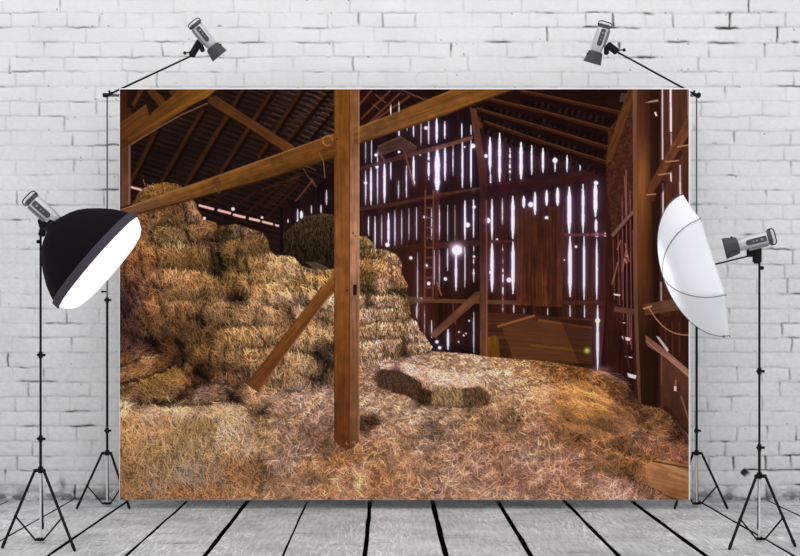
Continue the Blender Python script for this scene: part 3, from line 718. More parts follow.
# the door and boards that close the lower wall (opaque: the light slits stay out of them)
def block(pts): 
    m = fullmask(pts); slits[:] = slits*(1-m)
for pts in ([(516.5, 208), (565, 206), (565, 234), (562, 307), (516.5, 305)],):
    m = fullmask(pts); keep = (PY < 219) & (((np.abs(PX-523.8) < 3)) | (np.abs(PX-535) < 3) | (np.abs(PX-546.6) < 4) | (np.abs(PX-530.8) < 4))
    slits[:] = np.where(keep, slits, slits*(1-m))
    wood(pts, ramp((530, 210), rgb(72, 36, 26), (540, 306), rgb(112, 56, 30)), 'barn_door', 90, 7, 0.7)
for x in (523.5, 531, 541, 549, 556):
    line(x, 212, x, 306, 0.9, rgb(48, 22, 16), alpha=0.5)
block([(487, 313), (513, 313), (592, 318), (592, 366), (487, 362)])
wood([(487, 313), (516, 314), (592, 319), (592, 366), (487, 361)], ramp((487, 330), rgb(92, 50, 34), (592, 345), rgb(72, 38, 20)), 'low_panelling', 2, 9, 0.5)
for y in (322, 331, 341, 350): line(487, y-1, 592, y+3, 0.8, rgb(44, 20, 14), alpha=0.55)
fill([(502, 328), (524, 320), (545, 322), (592, 330), (592, 364), (513, 360)], rgb(112, 66, 38), 'low_panelling', grain(3, 1.2, 26, 31, 0.4), 0.75)
line(497.5, 326.5, 535, 315.5, 2.2, rgb(146, 92, 52), 'low_panelling'); line(538, 320, 592, 328, 2.4, rgb(126, 74, 36), 'low_panelling', tex=grain(5, 1, 20, 3, .4))
line(530, 345, 590, 352, 2.6, rgb(128, 84, 24), 'low_panelling', alpha=0.55); line(507, 342, 513, 361, 1.2, rgb(60, 30, 20), alpha=0.6)
wood([(488, 337), (495, 335.5), (498.5, 339), (499.5, 357.5), (488, 357.5)], rgb(134, 84, 26), 'low_panelling', 90, 13, 0.4)
fill([(560, 319), (592, 321), (592, 366), (580, 366)], rgb(34, 15, 10), 'low_panelling', alpha=0.35)

def rails():
    # horizontal rails, posts and braces of the gable wall
    wood([(358, 207.5), (400, 201.5), (440, 193), (480, 187), (480, 190), (440, 198), (400, 205.5), (358, 211)], rgb(76, 42, 30), 'rail#1', -12, 3, 0.5)
    fill([(400, 205), (440, 197), (480, 189), (480, 199), (440, 203), (400, 210)], rgb(40, 16, 16), 'rail#2', alpha=0.75)
    wood([(484, 184), (545, 176), (606, 167), (606, 178), (560, 184), (516, 192), (484, 199)], ramp((500, 180), rgb(54, 22, 26), (606, 175), rgb(62, 28, 22)), 'rail#3', -8, 5, 0.35)
    wood([(358, 167.5), (400, 155), (440, 145), (473, 135.5), (473, 139), (440, 149.5), (400, 160), (358, 171)], ramp((380, 160), rgb(68, 40, 33), (460, 141), rgb(116, 66, 46)), 'rail#4', -15, 6, 0.4)
    wood([(388, 247), (430, 243), (479, 240), (479, 246), (430, 249.5), (392, 252.5)], rgb(64, 32, 25), 'rail#5', -4, 8, 0.5)
    line(485, 241.5, 515, 241, 2.0, rgb(70, 34, 28), 'rail#6'); line(564, 234.8, 612, 234.6, 2.6, rgb(92, 46, 44), 'rail#7')
    line(402, 300, 518, 302.5, 4.2, rgb(104, 66, 44), 'rail#8', tex=grain(1, 1, 25, 2, .5)); line(562, 302.3, 608, 302.8, 4.0, rgb(74, 38, 28), 'rail#9')
    wood([(398, 296), (420, 297.5), (424, 301), (410, 305), (398, 304)], rgb(96, 70, 40), 'rail#10', 0, 2, .5)
    # old truss piece hanging at the left of the gable
    for q in ((378, 148, 400, 138, 4), (399, 137, 416, 148, 3.6), (378, 150, 384, 160, 2.4), (404, 150, 414, 186, 2.0)):
        line(*q, rgb(108, 66, 50), 'rail#11', tex=grain(-20, 1, 20, 5, .5))
    for x in (363, 456): line(x, 206, x+0.5, 240, 2.4, rgb(60, 30, 24), alpha=0.5)
    fill([(377, 149), (400, 137), (417, 148), (413, 155), (399, 149), (381, 156)], rgb(84, 56, 46), 'rail#truss', grain(-20, 1, 20, 5, .5), .85)
    # ladder
    for x in (425.3, 433.6): line(x, 190, x-0.6, 300, 1.5, rgb(112, 62, 44), 'ladder')
    for y in range(198, 300, 10): line(424.5, y, 433.5, y-0.6, 1.6, rgb(104, 58, 42), 'ladder')
    line(437.5, 190, 437, 300, 3.6, rgb(74, 36, 28), 'wall_post#12', alpha=.9); line(437, 282, 441.5, 296, 1.6, rgb(130, 86, 60), 'wall_post#13')
    line(452.5, 303, 455.5, 325, 1.5, rgb(96, 54, 36), 'brace')
    wood([(475, 292.5), (480, 291), (480, 299), (436, 337.5), (431, 337), (431, 333)], rgb(118, 74, 52), 'brace', -43, 4, .5)
    # king post
    wood([(468, 105), (476, 104), (483, 126), (481, 129)], rgb(98, 54, 36), 'wall_post#14', 70, 4, .5)
    wood([(469.5, 106), (476, 108), (486.5, 170), (487, 186), (479.5, 186), (477, 158)], ramp((475, 120), rgb(106, 60, 40), (483, 186), rgb(76, 36, 28)), 'wall_post#15', 80, 3, .5)
    wood([(479.3, 184), (487, 184), (487.6, 357), (480, 357)], ramp((483, 240), rgb(66, 32, 26), (483, 330), rgb(112, 70, 50)), 'wall_post#16', 90, 6, .45)
    line(486.3, 200, 487, 356, 1.3, rgb(168, 112, 88), 'wall_post#17', alpha=.55)
rails()
cover = is_part('rail', 'ladder', 'wall_post', 'brace')
slits[:] = np.clip(slits*1.5, 0, 1); sl = slits*np.where(cover, 0.08, 1.0)
# lens bloom printed around the gaps
g1 = blur(slits, 1.6)[..., None]; g2 = blur(slits, 6)[..., None]; g3 = blur(slits, 17)[..., None]
C[:] = C+g1*rgb(150, 128, 185)*0.62+g2*rgb(84, 76, 150)*0.88+g3*rgb(48, 38, 56)*0.30
C[:] = C*(1-sl[..., None])+np.array([1.0, 0.97, 1.0])*sl[..., None]
bigdot = np.exp(-(((PX-457)**2+(PY-250)**2)/42))[..., None]; C[:] = np.clip(C+bigdot*rgb(215, 210, 235)*0.9, 0, 1)

# ---------------------------------------------------------------- 3 right slope of the roof
RR = [(400, 89), (634, 89), (606, 166), (560, 146), (520, 124), (476, 109), (455, 103), (430, 100), (400, 112)]
rt = np.clip(np.sin((PX+PY*0.3)*2*math.pi/6.5)*1.6, 0, 1)*np.clip(fbm(PX/7, PY/4, 14, 2)*2-0.6, 0, 1)
fill(RR, rgb(32, 13, 10), 'roof#right', 0.75+0.5*fbm(PX/12, PY/3, 15, 3))
for k, (pts) in enumerate((((520, 90), (540, 94), (624, 112.5)), ((484, 97), (540, 110), (616, 130.5)), ((477, 108), (540, 126), (609, 147)), ((483.5, 120.6), (540, 140.5), (606, 161)))):
    for (xa, ya), (xb, yb_) in zip(pts, pts[1:]):
        fill([(xa, ya+2), (xb, yb_+2), (xb, yb_+9), (xa, ya+8)], rgb(26, 10, 8), 'roof#right', alpha=.8)
        fill([(xa, ya+8), (xb, yb_+9), (xb, yb_+17), (xa, ya+13)], rgb(70, 48, 46), 'roof#right', rt, alpha=.38)
        line(xa, ya, xb, yb_, 1.5, rgb(98, 58, 34), 'roof#right', alpha=.75); line(xa, ya+1.6, xb, yb_+2.4, 2.0, rgb(66, 30, 16), 'roof#right', alpha=.8)
for (x, y, w, h) in ((621, 93, 7, 9), (618, 115, 7, 10), (613, 133, 6, 9)): fill([(x, y), (x+w, y), (x+w-2, y+h), (x-2, y+h)], rgb(92, 74, 78), 'roof#right', alpha=.6)
# roof right behind the post
fill([(358, 89), (415, 89), (395, 112), (370, 126), (358, 128)], rgb(34, 14, 12), 'roof#right', 0.7+0.6*fbm(PX/8, PY/3, 16, 3))
for q in ((372, 90, 359, 105), (391, 90, 361, 119), (400, 93, 366, 126), (410, 96, 372, 122)): line(*q, 2.0, rgb(92, 50, 34), 'roof#right')
for q in ((375, 94, 386, 103), (402, 90, 425, 100), (372, 104, 380, 110)): line(*q, 1.2, rgb(110, 74, 58), 'roof#right', alpha=.8)
C[:] = np.clip(C+(slits*(LAB == part('roof#right')) * (PX > 388))[..., None]*0.8, 0, 1)
for k in range(10): line(400+k*6, 92+k*1.3, 404+k*6, 95+k*1.3, 1.2, rgb(120, 88, 70), 'roof#right', alpha=.35)

# ---------------------------------------------------------------- 4 right corner, right wall
fill([(606, 160), (636, 150), (636, 392), (600, 378), (606, 300)], rgb(48, 19, 17), 'side_wall', 0.6+0.7*fbm(PX/2, PY/25, 17, 3))
wood([(606, 166), (617, 176), (619, 376), (607, 370)], rgb(66, 30, 24), 'side_wall', 90, 18, .5)
fill([(608, 130), (634, 100), (634, 210), (612, 236), (606, 180)], rgb(72, 38, 26), 'side_wall', 0.55+0.8*fbm(PX/2.2, PY/2.2, 19, 3))
side = [(634, 89), (689, 89), (689, 440), (660, 410), (634, 400)]
sst = np.floor((PX+0.06*(PY-200))/6.7); ssv = _tab[6][(sst.astype(int) % 256), 3]
fill(side, ramp((665, 110), rgb(72, 40, 28), (670, 340), rgb(58, 31, 20)), 'side_wall', (0.65+0.6*ssv)*(0.7+0.6*fbm(PX/1.4, PY/30, 22, 3)))
wh = rgb(246, 226, 238)
for (x, y0, y1, w, s) in ((670.6, 89, 132, 2.0, 1), (671, 133, 147, 1.2, .6), (662.3, 89, 160, 1.4, .85), (662.8, 183, 225, 1.5, .9), (680, 165, 200, 1.4, .75), (671, 170, 182, 1.2, .7), (656.8, 226, 300, 1.2, .55), (661, 282, 306, 1.6, .55), (680, 182, 194, 1.6, .7), (655, 235, 262, .8, .4), (687.6, 89, 118, .8, .4)):
    line(x, y0, x+0.3, y1, w*2.6, rgb(170, 90, 96), alpha=.16*s); line(x, y0, x+0.3, y1, w, wh, alpha=s)
for q in ((652, 103, 659, 100, 1.4), (655, 113, 657, 117, 1.8)): pass
# thin slats between the corner and the big post
for (x, y0, y1, s) in ((613, 238, 300, .35), (618, 232, 305, .5), (622, 196, 320, .45), (626, 170, 345, .55), (630, 190, 350, .5), (624.5, 176, 215, .5), (633, 230, 300, .4), (629, 312, 345, .6), (621, 240, 300, .35)):
    line(x, y0, x+1.5, y1, 1.2, rgb(188, 122, 118), alpha=s)
for (x, y, w, h) in ((613, 293.5, 7.5, 2.6), (619.5, 322, 6, 1.4), (621.5, 336, 9, 5), (625, 356.4, 7.5, 1.6), (627, 373, 9.5, 6.0)):
    fill([(x, y), (x+w, y+h*.4), (x+w*.9, y+h), (x+1.5, y+h*.7)], rgb(250, 225, 228), 'side_wall')
line(612, 236, 634, 211, 3.6, rgb(122, 84, 76), 'side_wall'); line(613, 238.4, 634, 214, 1.2, rgb(50, 22, 18), 'side_wall')
line(614, 309, 634, 312, 5.5, rgb(112, 68, 52), 'side_wall', tex=grain(5, 1, 20, 3, .4)); line(620, 313, 630, 372, 2.2, rgb(66, 32, 26), 'side_wall')
for q in ((618, 262, 612, 285), (626, 250, 622, 272), (625, 243, 629, 262), (617, 250, 621, 240)): line(*q, 1.3, rgb(170, 108, 84), alpha=.8)
for (x, y) in ((625, 260), (627, 256), (626, 262)): C[:] = C*(1-blob(x, y, 1.2, None)[..., None]*.7)+rgb(230, 170, 130)*blob(x, y, 1.2, None)[..., None]*.7
# sloping strut from the roof corner
wood([(628, 89), (634, 89), (634, 98), (612, 160), (606, 164), (606, 156)], rgb(104, 60, 28), 'roof_strut', -65, 12, .5)
pst = [(633, 89), (660, 89), (658, 407), (640, 407), (634, 300)]
def postcol(x, y):
    base = np.array(rgb(58, 26, 14))
    t = np.clip((656-x)/24, 0, 1)[..., None]
    c = rgb(52, 24, 13)*(1-t)+rgb(96, 48, 24)*t
    hot = np.exp(-(((x-643)/7.5)**2+((y-182)/42)**2))[..., None]+0.35*np.exp(-(((x-642)/8)**2+((y-260)/50)**2))[..., None]
    c = c+hot*rgb(74, 44, 18)
    low = np.clip((y-290)/60, 0, 1)[..., None]; c = c*(1-0.28*low)
    return c
fill(pst, postcol, 'timber_post#right', grain(90, 1.2, 30, 41, .35))
fill([(649, 89), (660, 89), (659, 407), (655, 407), (652, 240)], rgb(46, 20, 12), 'timber_post#right', grain(90, 1.2, 30, 43, .5), .65)
fill([(632.5, 89), (637, 89), (636.5, 130), (637.5, 300), (641, 407), (638.5, 407), (633.5, 300)], rgb(142, 88, 62), 'timber_post#right', grain(90, 1, 30, 44, .4), .7)
fill([(644, 103), (652, 100.5), (658, 99.5), (658.5, 101.5), (651, 102.5)], rgb(214, 170, 140), alpha=.7); line(655, 112, 656.5, 116, 1.8, rgb(244, 214, 196))
# diagonal brace of the side wall with its blocks
wood([(689, 115), (689, 134), (652, 195), (645.5, 195), (646, 189)], ramp((685, 120), rgb(126, 76, 50), (650, 188), rgb(112, 62, 34)), 'brace#side', -58, 3, .4)
fill([(689, 135), (689, 145), (674, 166), (662, 194), (654, 194), (670, 166)], rgb(52, 24, 18), 'brace#side', alpha=.75)
for (xa, ya, xb, yb_) in ((677, 147, 689, 145), (665, 162, 679, 160.5), (658, 175, 671, 173), (646, 195, 656, 194)):
    line(xa, ya, xb, yb_, 1.4, rgb(176, 122, 88), 'brace#side'); fill([(xa+1, ya+1), (xb, yb_+1), (xb-1, yb_+7), (xa+6, ya+7)], rgb(84, 44, 26), 'brace#side', alpha=.7)
line(670.5, 173, 671, 181, 1.3, rgb(235, 205, 210))
# low rail with the wire loop
wood([(643, 304.5), (689, 296), (689, 308), (645, 315.5)], ramp((648, 309), rgb(110, 66, 44), (685, 302), rgb(128, 88, 70)), 'rail#side', -9, 3, .35)
# leaning boards and lower panels on the right
fill([(659, 318), (689, 312), (689, 376), (659, 350)], rgb(58, 28, 20), 'side_wall', 0.6+0.7*fbm(PX/2.2, PY/30, 24, 3), .8)
for x in (665, 672, 679): line(x, 322, x+.5, 356, 1.2, rgb(124, 78, 58), alpha=.35)
wood([(659, 348), (664, 350), (689, 376), (689, 432), (678, 422), (659, 408)], ramp((665, 360), rgb(104, 62, 46), (680, 415), rgb(82, 46, 32)), 'side_wall', 80, 6, .3)
line(661.5, 352, 661, 385, 2.0, rgb(150, 96, 66), alpha=.5); line(660, 352, 660, 406, 1.4, rgb(40, 18, 12), alpha=.7)
wood([(645, 335.5), (647, 336), (668, 352), (689, 370), (689, 378), (664, 356), (647, 346)], ramp((650, 342), rgb(150, 92, 70), (689, 374), rgb(190, 136, 116)), 'loose_board', 38, 4, .5)
line(646, 341, 689, 376, 0.9, rgb(220, 172, 150), 'loose_board', alpha=.6); fill([(656, 336), (659, 337), (669, 350), (667, 352)], rgb(214, 190, 188), 'loose_board')
line(676, 380, 675.5, 385, 1.6, rgb(190, 120, 90), alpha=.9); fill([(674, 386), (676.5, 386), (676.5, 391), (674, 391)], rgb(250, 214, 206), 'side_wall')
line(681, 396, 690, 424, 1.8, rgb(156, 98, 78), alpha=.8)
wood([(672, 419), (676, 420), (689, 436), (689, 447), (682, 438)], rgb(150, 104, 104), 'side_wall', 45, 3, .3)

# ---------------------------------------------------------------- 5 big right post
# wire loop
for k in range(22):
    t = k/21; x = 648+41*t; y = 306+29*(1-(1-t)**2.6); t2 = (k+1)/21; x2 = 648+41*t2; y2 = 306+29*(1-(1-min(t2, 1))**2.6)
    line(x, y, x2, y2, 1.2, rgb(178, 128, 86), 'wire_loop')
line(643, 309, 652, 306, 1.8, rgb(186, 140, 98))

# ---------------------------------------------------------------- 6 hay: colours first
ctrl = [
 # left stack, top to bottom
 (140, 200, 92, 60, 22), (165, 188, 104, 68, 26), (180, 186, 80, 50, 22), (195, 206, 124, 84, 48), (175, 205, 92, 56, 26), (198, 213, 128, 88, 58), (150, 218, 112, 72, 34), (135, 235, 120, 72, 34),
 (165, 232, 100, 74, 34), (185, 232, 104, 72, 36), (205, 228, 116, 76, 38), (222, 228, 66, 46, 16), (240, 228, 108, 80, 48), (210, 240, 92, 58, 34), (150, 243, 126, 84, 42), (175, 242, 128, 92, 52),
 (130, 262, 118, 70, 36), (150, 258, 126, 80, 36), (175, 258, 112, 76, 32), (200, 260, 100, 68, 28), (220, 262, 62, 48, 20), (236, 250, 112, 78, 34), (250, 243, 118, 82, 40), (262, 243, 104, 72, 34), (240, 262, 96, 66, 22),
 (128, 285, 92, 54, 34), (145, 280, 140, 88, 48), (170, 276, 140, 94, 50), (190, 280, 150, 100, 50), (208, 275, 124, 88, 38), (228, 280, 104, 72, 32), (237, 297, 74, 48, 26), (255, 285, 150, 104, 48),
 (130, 300, 88, 52, 44), (150, 300, 122, 76, 40), (180, 300, 120, 82, 40), (205, 300, 108, 76, 38), (225, 310, 118, 84, 46), (128, 325, 62, 38, 28), (148, 322, 92, 58, 28), (170, 320, 104, 68, 32), (192, 325, 84, 56, 26), (215, 330, 100, 70, 32),
 (130, 345, 66, 38, 28), (150, 348, 74, 42, 30), (165, 350, 86, 50, 22), (180, 355, 58, 34, 14), (200, 345, 110, 74, 32), (220, 350, 124, 86, 42), (200, 372, 56, 34, 18), (215, 372, 90, 58, 28),
 (240, 262, 130, 94, 48), (262, 262, 128, 90, 44), (275, 262, 168, 124, 74), (290, 262, 164, 122, 74), (300, 270, 160, 118, 74), (270, 280, 168, 124, 66), (255, 300, 150, 108, 60), (285, 285, 176, 132, 76), (300, 285, 160, 114, 52), (320, 278, 176, 122, 48), (316, 272, 120, 92, 56),
 (280, 300, 172, 130, 80), (300, 300, 158, 120, 82), (325, 292, 172, 128, 84), (250, 318, 140, 102, 62), (275, 315, 146, 104, 62), (290, 312, 118, 82, 48), (300, 310, 176, 134, 96), (325, 315, 120, 86, 50), (330, 308, 186, 146, 100),
 (240, 330, 148, 106, 56), (262, 335, 150, 110, 60), (285, 330, 140, 100, 54), (310, 330, 172, 128, 72), (330, 330, 150, 108, 62), (240, 355, 138, 98, 52), (262, 358, 132, 94, 50), (300, 345, 152, 112, 64), (325, 355, 78, 56, 38), (330, 372, 100, 72, 44), (322, 380, 90, 62, 40), (305, 365, 156, 118, 74), (285, 372, 146, 106, 60), (240, 378, 92, 60, 34), (270, 385, 140, 102, 60),
 # centre stack right of the post
 (362, 242, 104, 84, 36), (371, 243, 164, 128, 66), (362, 255, 90, 66, 34), (375, 252, 112, 84, 42), (388, 252, 150, 110, 60), (396, 260, 176, 130, 76), (362, 262, 150, 100, 44), (368, 275, 92, 66, 24), (365, 290, 74, 58, 26), (380, 265, 176, 122, 54), (392, 270, 160, 114, 60), (398, 280, 152, 104, 56), (383, 285, 184, 138, 78), (400, 290, 110, 76, 34), (388, 296, 156, 122, 64),
 (362, 300, 160, 124, 76), (369, 302, 96, 70, 38), (380, 302, 166, 128, 78), (396, 302, 150, 116, 66), (408, 302, 100, 74, 36), (364, 315, 176, 140, 90), (380, 315, 168, 130, 76), (400, 315, 160, 124, 68), (365, 330, 152, 112, 58), (385, 330, 170, 130, 76), (400, 330, 148, 112, 60), (418, 328, 168, 130, 84), (412, 345, 150, 118, 68), (404, 352, 88, 68, 32), (424, 345, 172, 138, 88), (390, 350, 160, 122, 72), (370, 350, 172, 132, 80), (362, 362, 170, 130, 82), (375, 362, 176, 138, 94),
 # floor by the wall, lit
 (440, 358, 176, 130, 92), (465, 362, 196, 146, 102), (500, 362, 190, 138, 88), (480, 370, 206, 158, 116), (520, 370, 176, 124, 76), (545, 366, 140, 92, 44), (560, 372, 122, 76, 32), (440, 368, 188, 144, 104), (410, 362, 182, 138, 98), (540, 382, 178, 124, 74), (575, 372, 112, 66, 26), (600, 385, 126, 78, 34), (620, 388, 108, 66, 34), (630, 395, 74, 44, 24), (505, 380, 206, 158, 110), (520, 393, 190, 138, 92),
 # the low bale in the middle
 (385, 366, 168, 132, 100), (410, 370, 176, 140, 108), (385, 378, 84, 54, 36), (400, 384, 88, 54, 32), (395, 374, 66, 40, 28), (410, 388, 96, 60, 38), (425, 378, 176, 130, 96), (425, 398, 80, 56, 34), (440, 378, 186, 146, 112), (465, 380, 186, 142, 106), (440, 395, 146, 108, 72), (458, 398, 140, 100, 60), (470, 398, 84, 60, 28), (482, 395, 110, 76, 40), (480, 385, 184, 138, 98), (492, 392, 186, 136, 92),
 # golden heap on the right
 (560, 386, 152, 98, 44), (585, 388, 146, 92, 36), (600, 398, 158, 102, 44), (560, 400, 132, 84, 36), (580, 408, 150, 96, 40), (600, 410, 128, 82, 32), (570, 418, 112, 68, 28), (600, 425, 96, 60, 26), (625, 410, 104, 64, 28), (620, 425, 108, 68, 36), (545, 392, 172, 116, 66),
 # left front bales
 (130, 362, 100, 62, 32), (148, 357, 150, 104, 60), (165, 365, 92, 56, 26), (128, 375, 130, 88, 48), (140, 372, 128, 82, 36), (125, 388, 92, 62, 30), (145, 386, 112, 76, 32), (170, 374, 132, 92, 36), (182, 374, 140, 90, 34), (190, 383, 122, 76, 34), (160, 395, 108, 74, 38), (185, 398, 96, 66, 34), (140, 403, 92, 62, 36), (200, 395, 126, 92, 66), (220, 392, 132, 94, 60), (235, 398, 84, 56, 30), (205, 405, 104, 74, 50), (225, 385, 118, 82, 52),
 (125, 405, 180, 142, 92), (150, 415, 176, 134, 92), (180, 412, 182, 142, 98), (210, 412, 176, 134, 88), (235, 410, 176, 138, 92), (240, 420, 168, 130, 84), (130, 425, 168, 120, 66), (160, 425, 150, 108, 62), (185, 425, 134, 100, 58), (210, 425, 128, 96, 52), (225, 430, 168, 134, 92), (125, 450, 150, 106, 56), (150, 450, 138, 102, 56), (180, 450, 132, 102, 60), (210, 450, 140, 108, 66), (240, 445, 168, 128, 84), (130, 480, 126, 90, 48), (160, 480, 136, 104, 66), (190, 475, 134, 108, 78), (215, 475, 130, 96, 62), (235, 470, 128, 88, 46), (250, 480, 130, 88, 48), (130, 495, 128, 88, 48), (180, 495, 140, 94, 52), (210, 495, 146, 98, 54), (245, 495, 156, 108, 64), (260, 470, 108, 76, 42),
 # floor
 (255, 395, 170, 122, 76), (258, 412, 116, 84, 48), (280, 400, 164, 122, 88), (300, 395, 172, 132, 98), (325, 395, 168, 126, 92), (280, 420, 150, 112, 72), (310, 415, 158, 114, 82), (265, 440, 150, 112, 68), (290, 435, 136, 98, 70), (320, 435, 110, 76, 52), (300, 450, 156, 118, 88), (328, 445, 112, 76, 50), (280, 465, 150, 112, 82), (310, 465, 160, 110, 62), (340, 460, 142, 90, 44), (330, 480, 164, 112, 66), (350, 475, 182, 126, 80), (280, 490, 158, 112, 72), (320, 492, 170, 114, 66), (350, 492, 176, 122, 76), (310, 480, 128, 90, 60),
 (375, 390, 160, 120, 84), (400, 402, 168, 126, 86), (370, 405, 172, 130, 94), (390, 415, 178, 132, 94), (370, 423, 88, 56, 32), (385, 430, 176, 128, 88), (420, 415, 178, 134, 94), (440, 425, 124, 92, 62), (432, 430, 108, 82, 56), (450, 412, 172, 126, 84), (395, 445, 166, 116, 72), (375, 450, 160, 108, 64), (420, 445, 168, 122, 84), (450, 445, 158, 112, 76), (400, 462, 158, 106, 66), (385, 480, 150, 98, 56), (410, 485, 164, 112, 70), (395, 495, 158, 106, 66), (425, 470, 140, 98, 62), (445, 480, 168, 122, 88), (430, 495, 158, 112, 76),
 (480, 410, 168, 118, 72), (500, 405, 164, 116, 70), (490, 420, 138, 96, 60), (510, 422, 112, 80, 46), (470, 440, 150, 104, 64), (495, 440, 150, 100, 60), (520, 435, 158, 108, 70), (480, 460, 168, 118, 84), (500, 460, 148, 98, 64), (520, 460, 174, 126, 94), (480, 485, 168, 118, 86), (510, 480, 150, 98, 66), (540, 475, 160, 110, 76), (500, 495, 172, 124, 90), (530, 495, 158, 108, 74), (460, 495, 158, 108, 74),
 (530, 410, 164, 114, 70), (545, 415, 148, 98, 58), (540, 430, 150, 104, 68), (560, 435, 132, 84, 44), (580, 440, 124, 78, 38), (550, 450, 158, 110, 72), (575, 460, 160, 108, 72), (600, 445, 138, 88, 46), (620, 445, 118, 74, 36), (590, 465, 136, 88, 52), (610, 465, 116, 74, 38), (600, 480, 176, 124, 92), (620, 490, 178, 128, 98), (585, 490, 160, 108, 74), (560, 490, 164, 112, 76), (630, 470, 116, 72, 34), (635, 455, 124, 78, 40), (640, 435, 128, 84, 52), (655, 440, 150, 96, 56), (670, 450, 144, 86, 52), (660, 430, 112, 70, 38), (650, 420, 104, 64, 30), (665, 425, 92, 56, 28), (675, 435, 72, 42, 20), (640, 415, 90, 56, 28), (685, 455, 104, 60, 36), (650, 455, 146, 92, 48), (560, 425, 126, 80, 38),
]
F = np.clip(field(ctrl)*np.array([1.03, 1.0, 1.07]), 0, 1)
cz = np.exp(-(((PX-392)/38)**4+((PY-308)/62)**4))[..., None]; F = F*(1+cz*np.array([0.06, 0.03, 0.20]))
# every sizable clump casts and catches light in the printed picture
n1 = fbm(PX/6, PY/5, 26, 3, .6); n2 = fbm(PX/3.0, PY/2.4, 29, 2)

def hay(poly, name, n_per=0.50, lo=5, hi=11, ang=60, spread=40, amp=0.42, mod=0.35, seed=0, bright=0.14, basek=0.60, wide=0.0, gain=1.5, lowf=None):
    m = fullmask(poly); base = np.clip(F*((1-mod/2)+mod*n1*1.15)[..., None], 0, 1)
    if lowf is not None: base = base*lowf[..., None]
    a = m[..., None]; C[:] = C*(1-a)+base*basek*((0.78+0.44*n2)[..., None])*a
    LAB[:] = np.where(m > 0.5, part(name), LAB)
    area_px = (m > 0.5).sum()/K/K
    straw(m, base*1.08, int(area_px*n_per), lo, hi, ang, spread, amp*1.25, bright, wide, seed=seed, gain=gain)
    return m

WOB = (fbm(PX/9, PY/9, 37, 3)-0.5); MOD1 = 0.45+0.9*fbm(PX/4, PY/4, 36, 2); MOD2 = 0.4+fbm(PX/5, PY/5, 39, 2)
def seam(pts, w, dark=0.5, light=0.0, off=2.0):
    "a dark joint between bales, with a lit lip under it"
    xs = [p[0] for p in pts]; ys = [p[1] for p in pts]; r = 6+3*w
    i0, i1 = [int(np.clip((q-X0)*K, 0, NX)) for q in (min(xs)-r, max(xs)+r)]; j0, j1 = [int(np.clip((q-Y0)*K, 0, NY)) for q in (min(ys)-r, max(ys)+r)]
    if i1 <= i0 or j1 <= j0: return
    S = (slice(j0, j1), slice(i0, i1)); d = np.full((j1-j0, i1-i0), 1e9); qx = PX[S]+WOB[S]*7; qy = PY[S]+WOB[S]*6
    for (xa, ya), (xb, yb_) in zip(pts, pts[1:]):
        L2 = (xb-xa)**2+(yb_-ya)**2
        t = np.clip(((qx-xa)*(xb-xa)+(qy-ya)*(yb_-ya))/L2, 0, 1); d = np.minimum(d, np.hypot(qx-xa-t*(xb-xa), qy-ya-t*(yb_-ya)))
    k = 1.3
    if min(xs) > 350: k = 0.72
    if min(xs) > 350 and min(ys) > 372: k = 0.6; w = w*1.3
    acc = np.clip(np.exp(-(d/(0.42*w))**2)*1.2, 0, 1)*MOD1[S]+0.30*np.exp(-(d/(1.3*w))**2)
    F[S] = F[S]*(1-min(0.92, dark*k)*np.clip(acc, 0, 1))[..., None]
    if light:
        lip = np.exp(-(d/(0.5*w))**2); lip = np.roll(lip, int(1.5*K*max(1, w/2.2)), 0)*MOD2[S]; F[S] = F[S]*(1+1.2*light*np.clip(lip, 0, 1))[..., None]

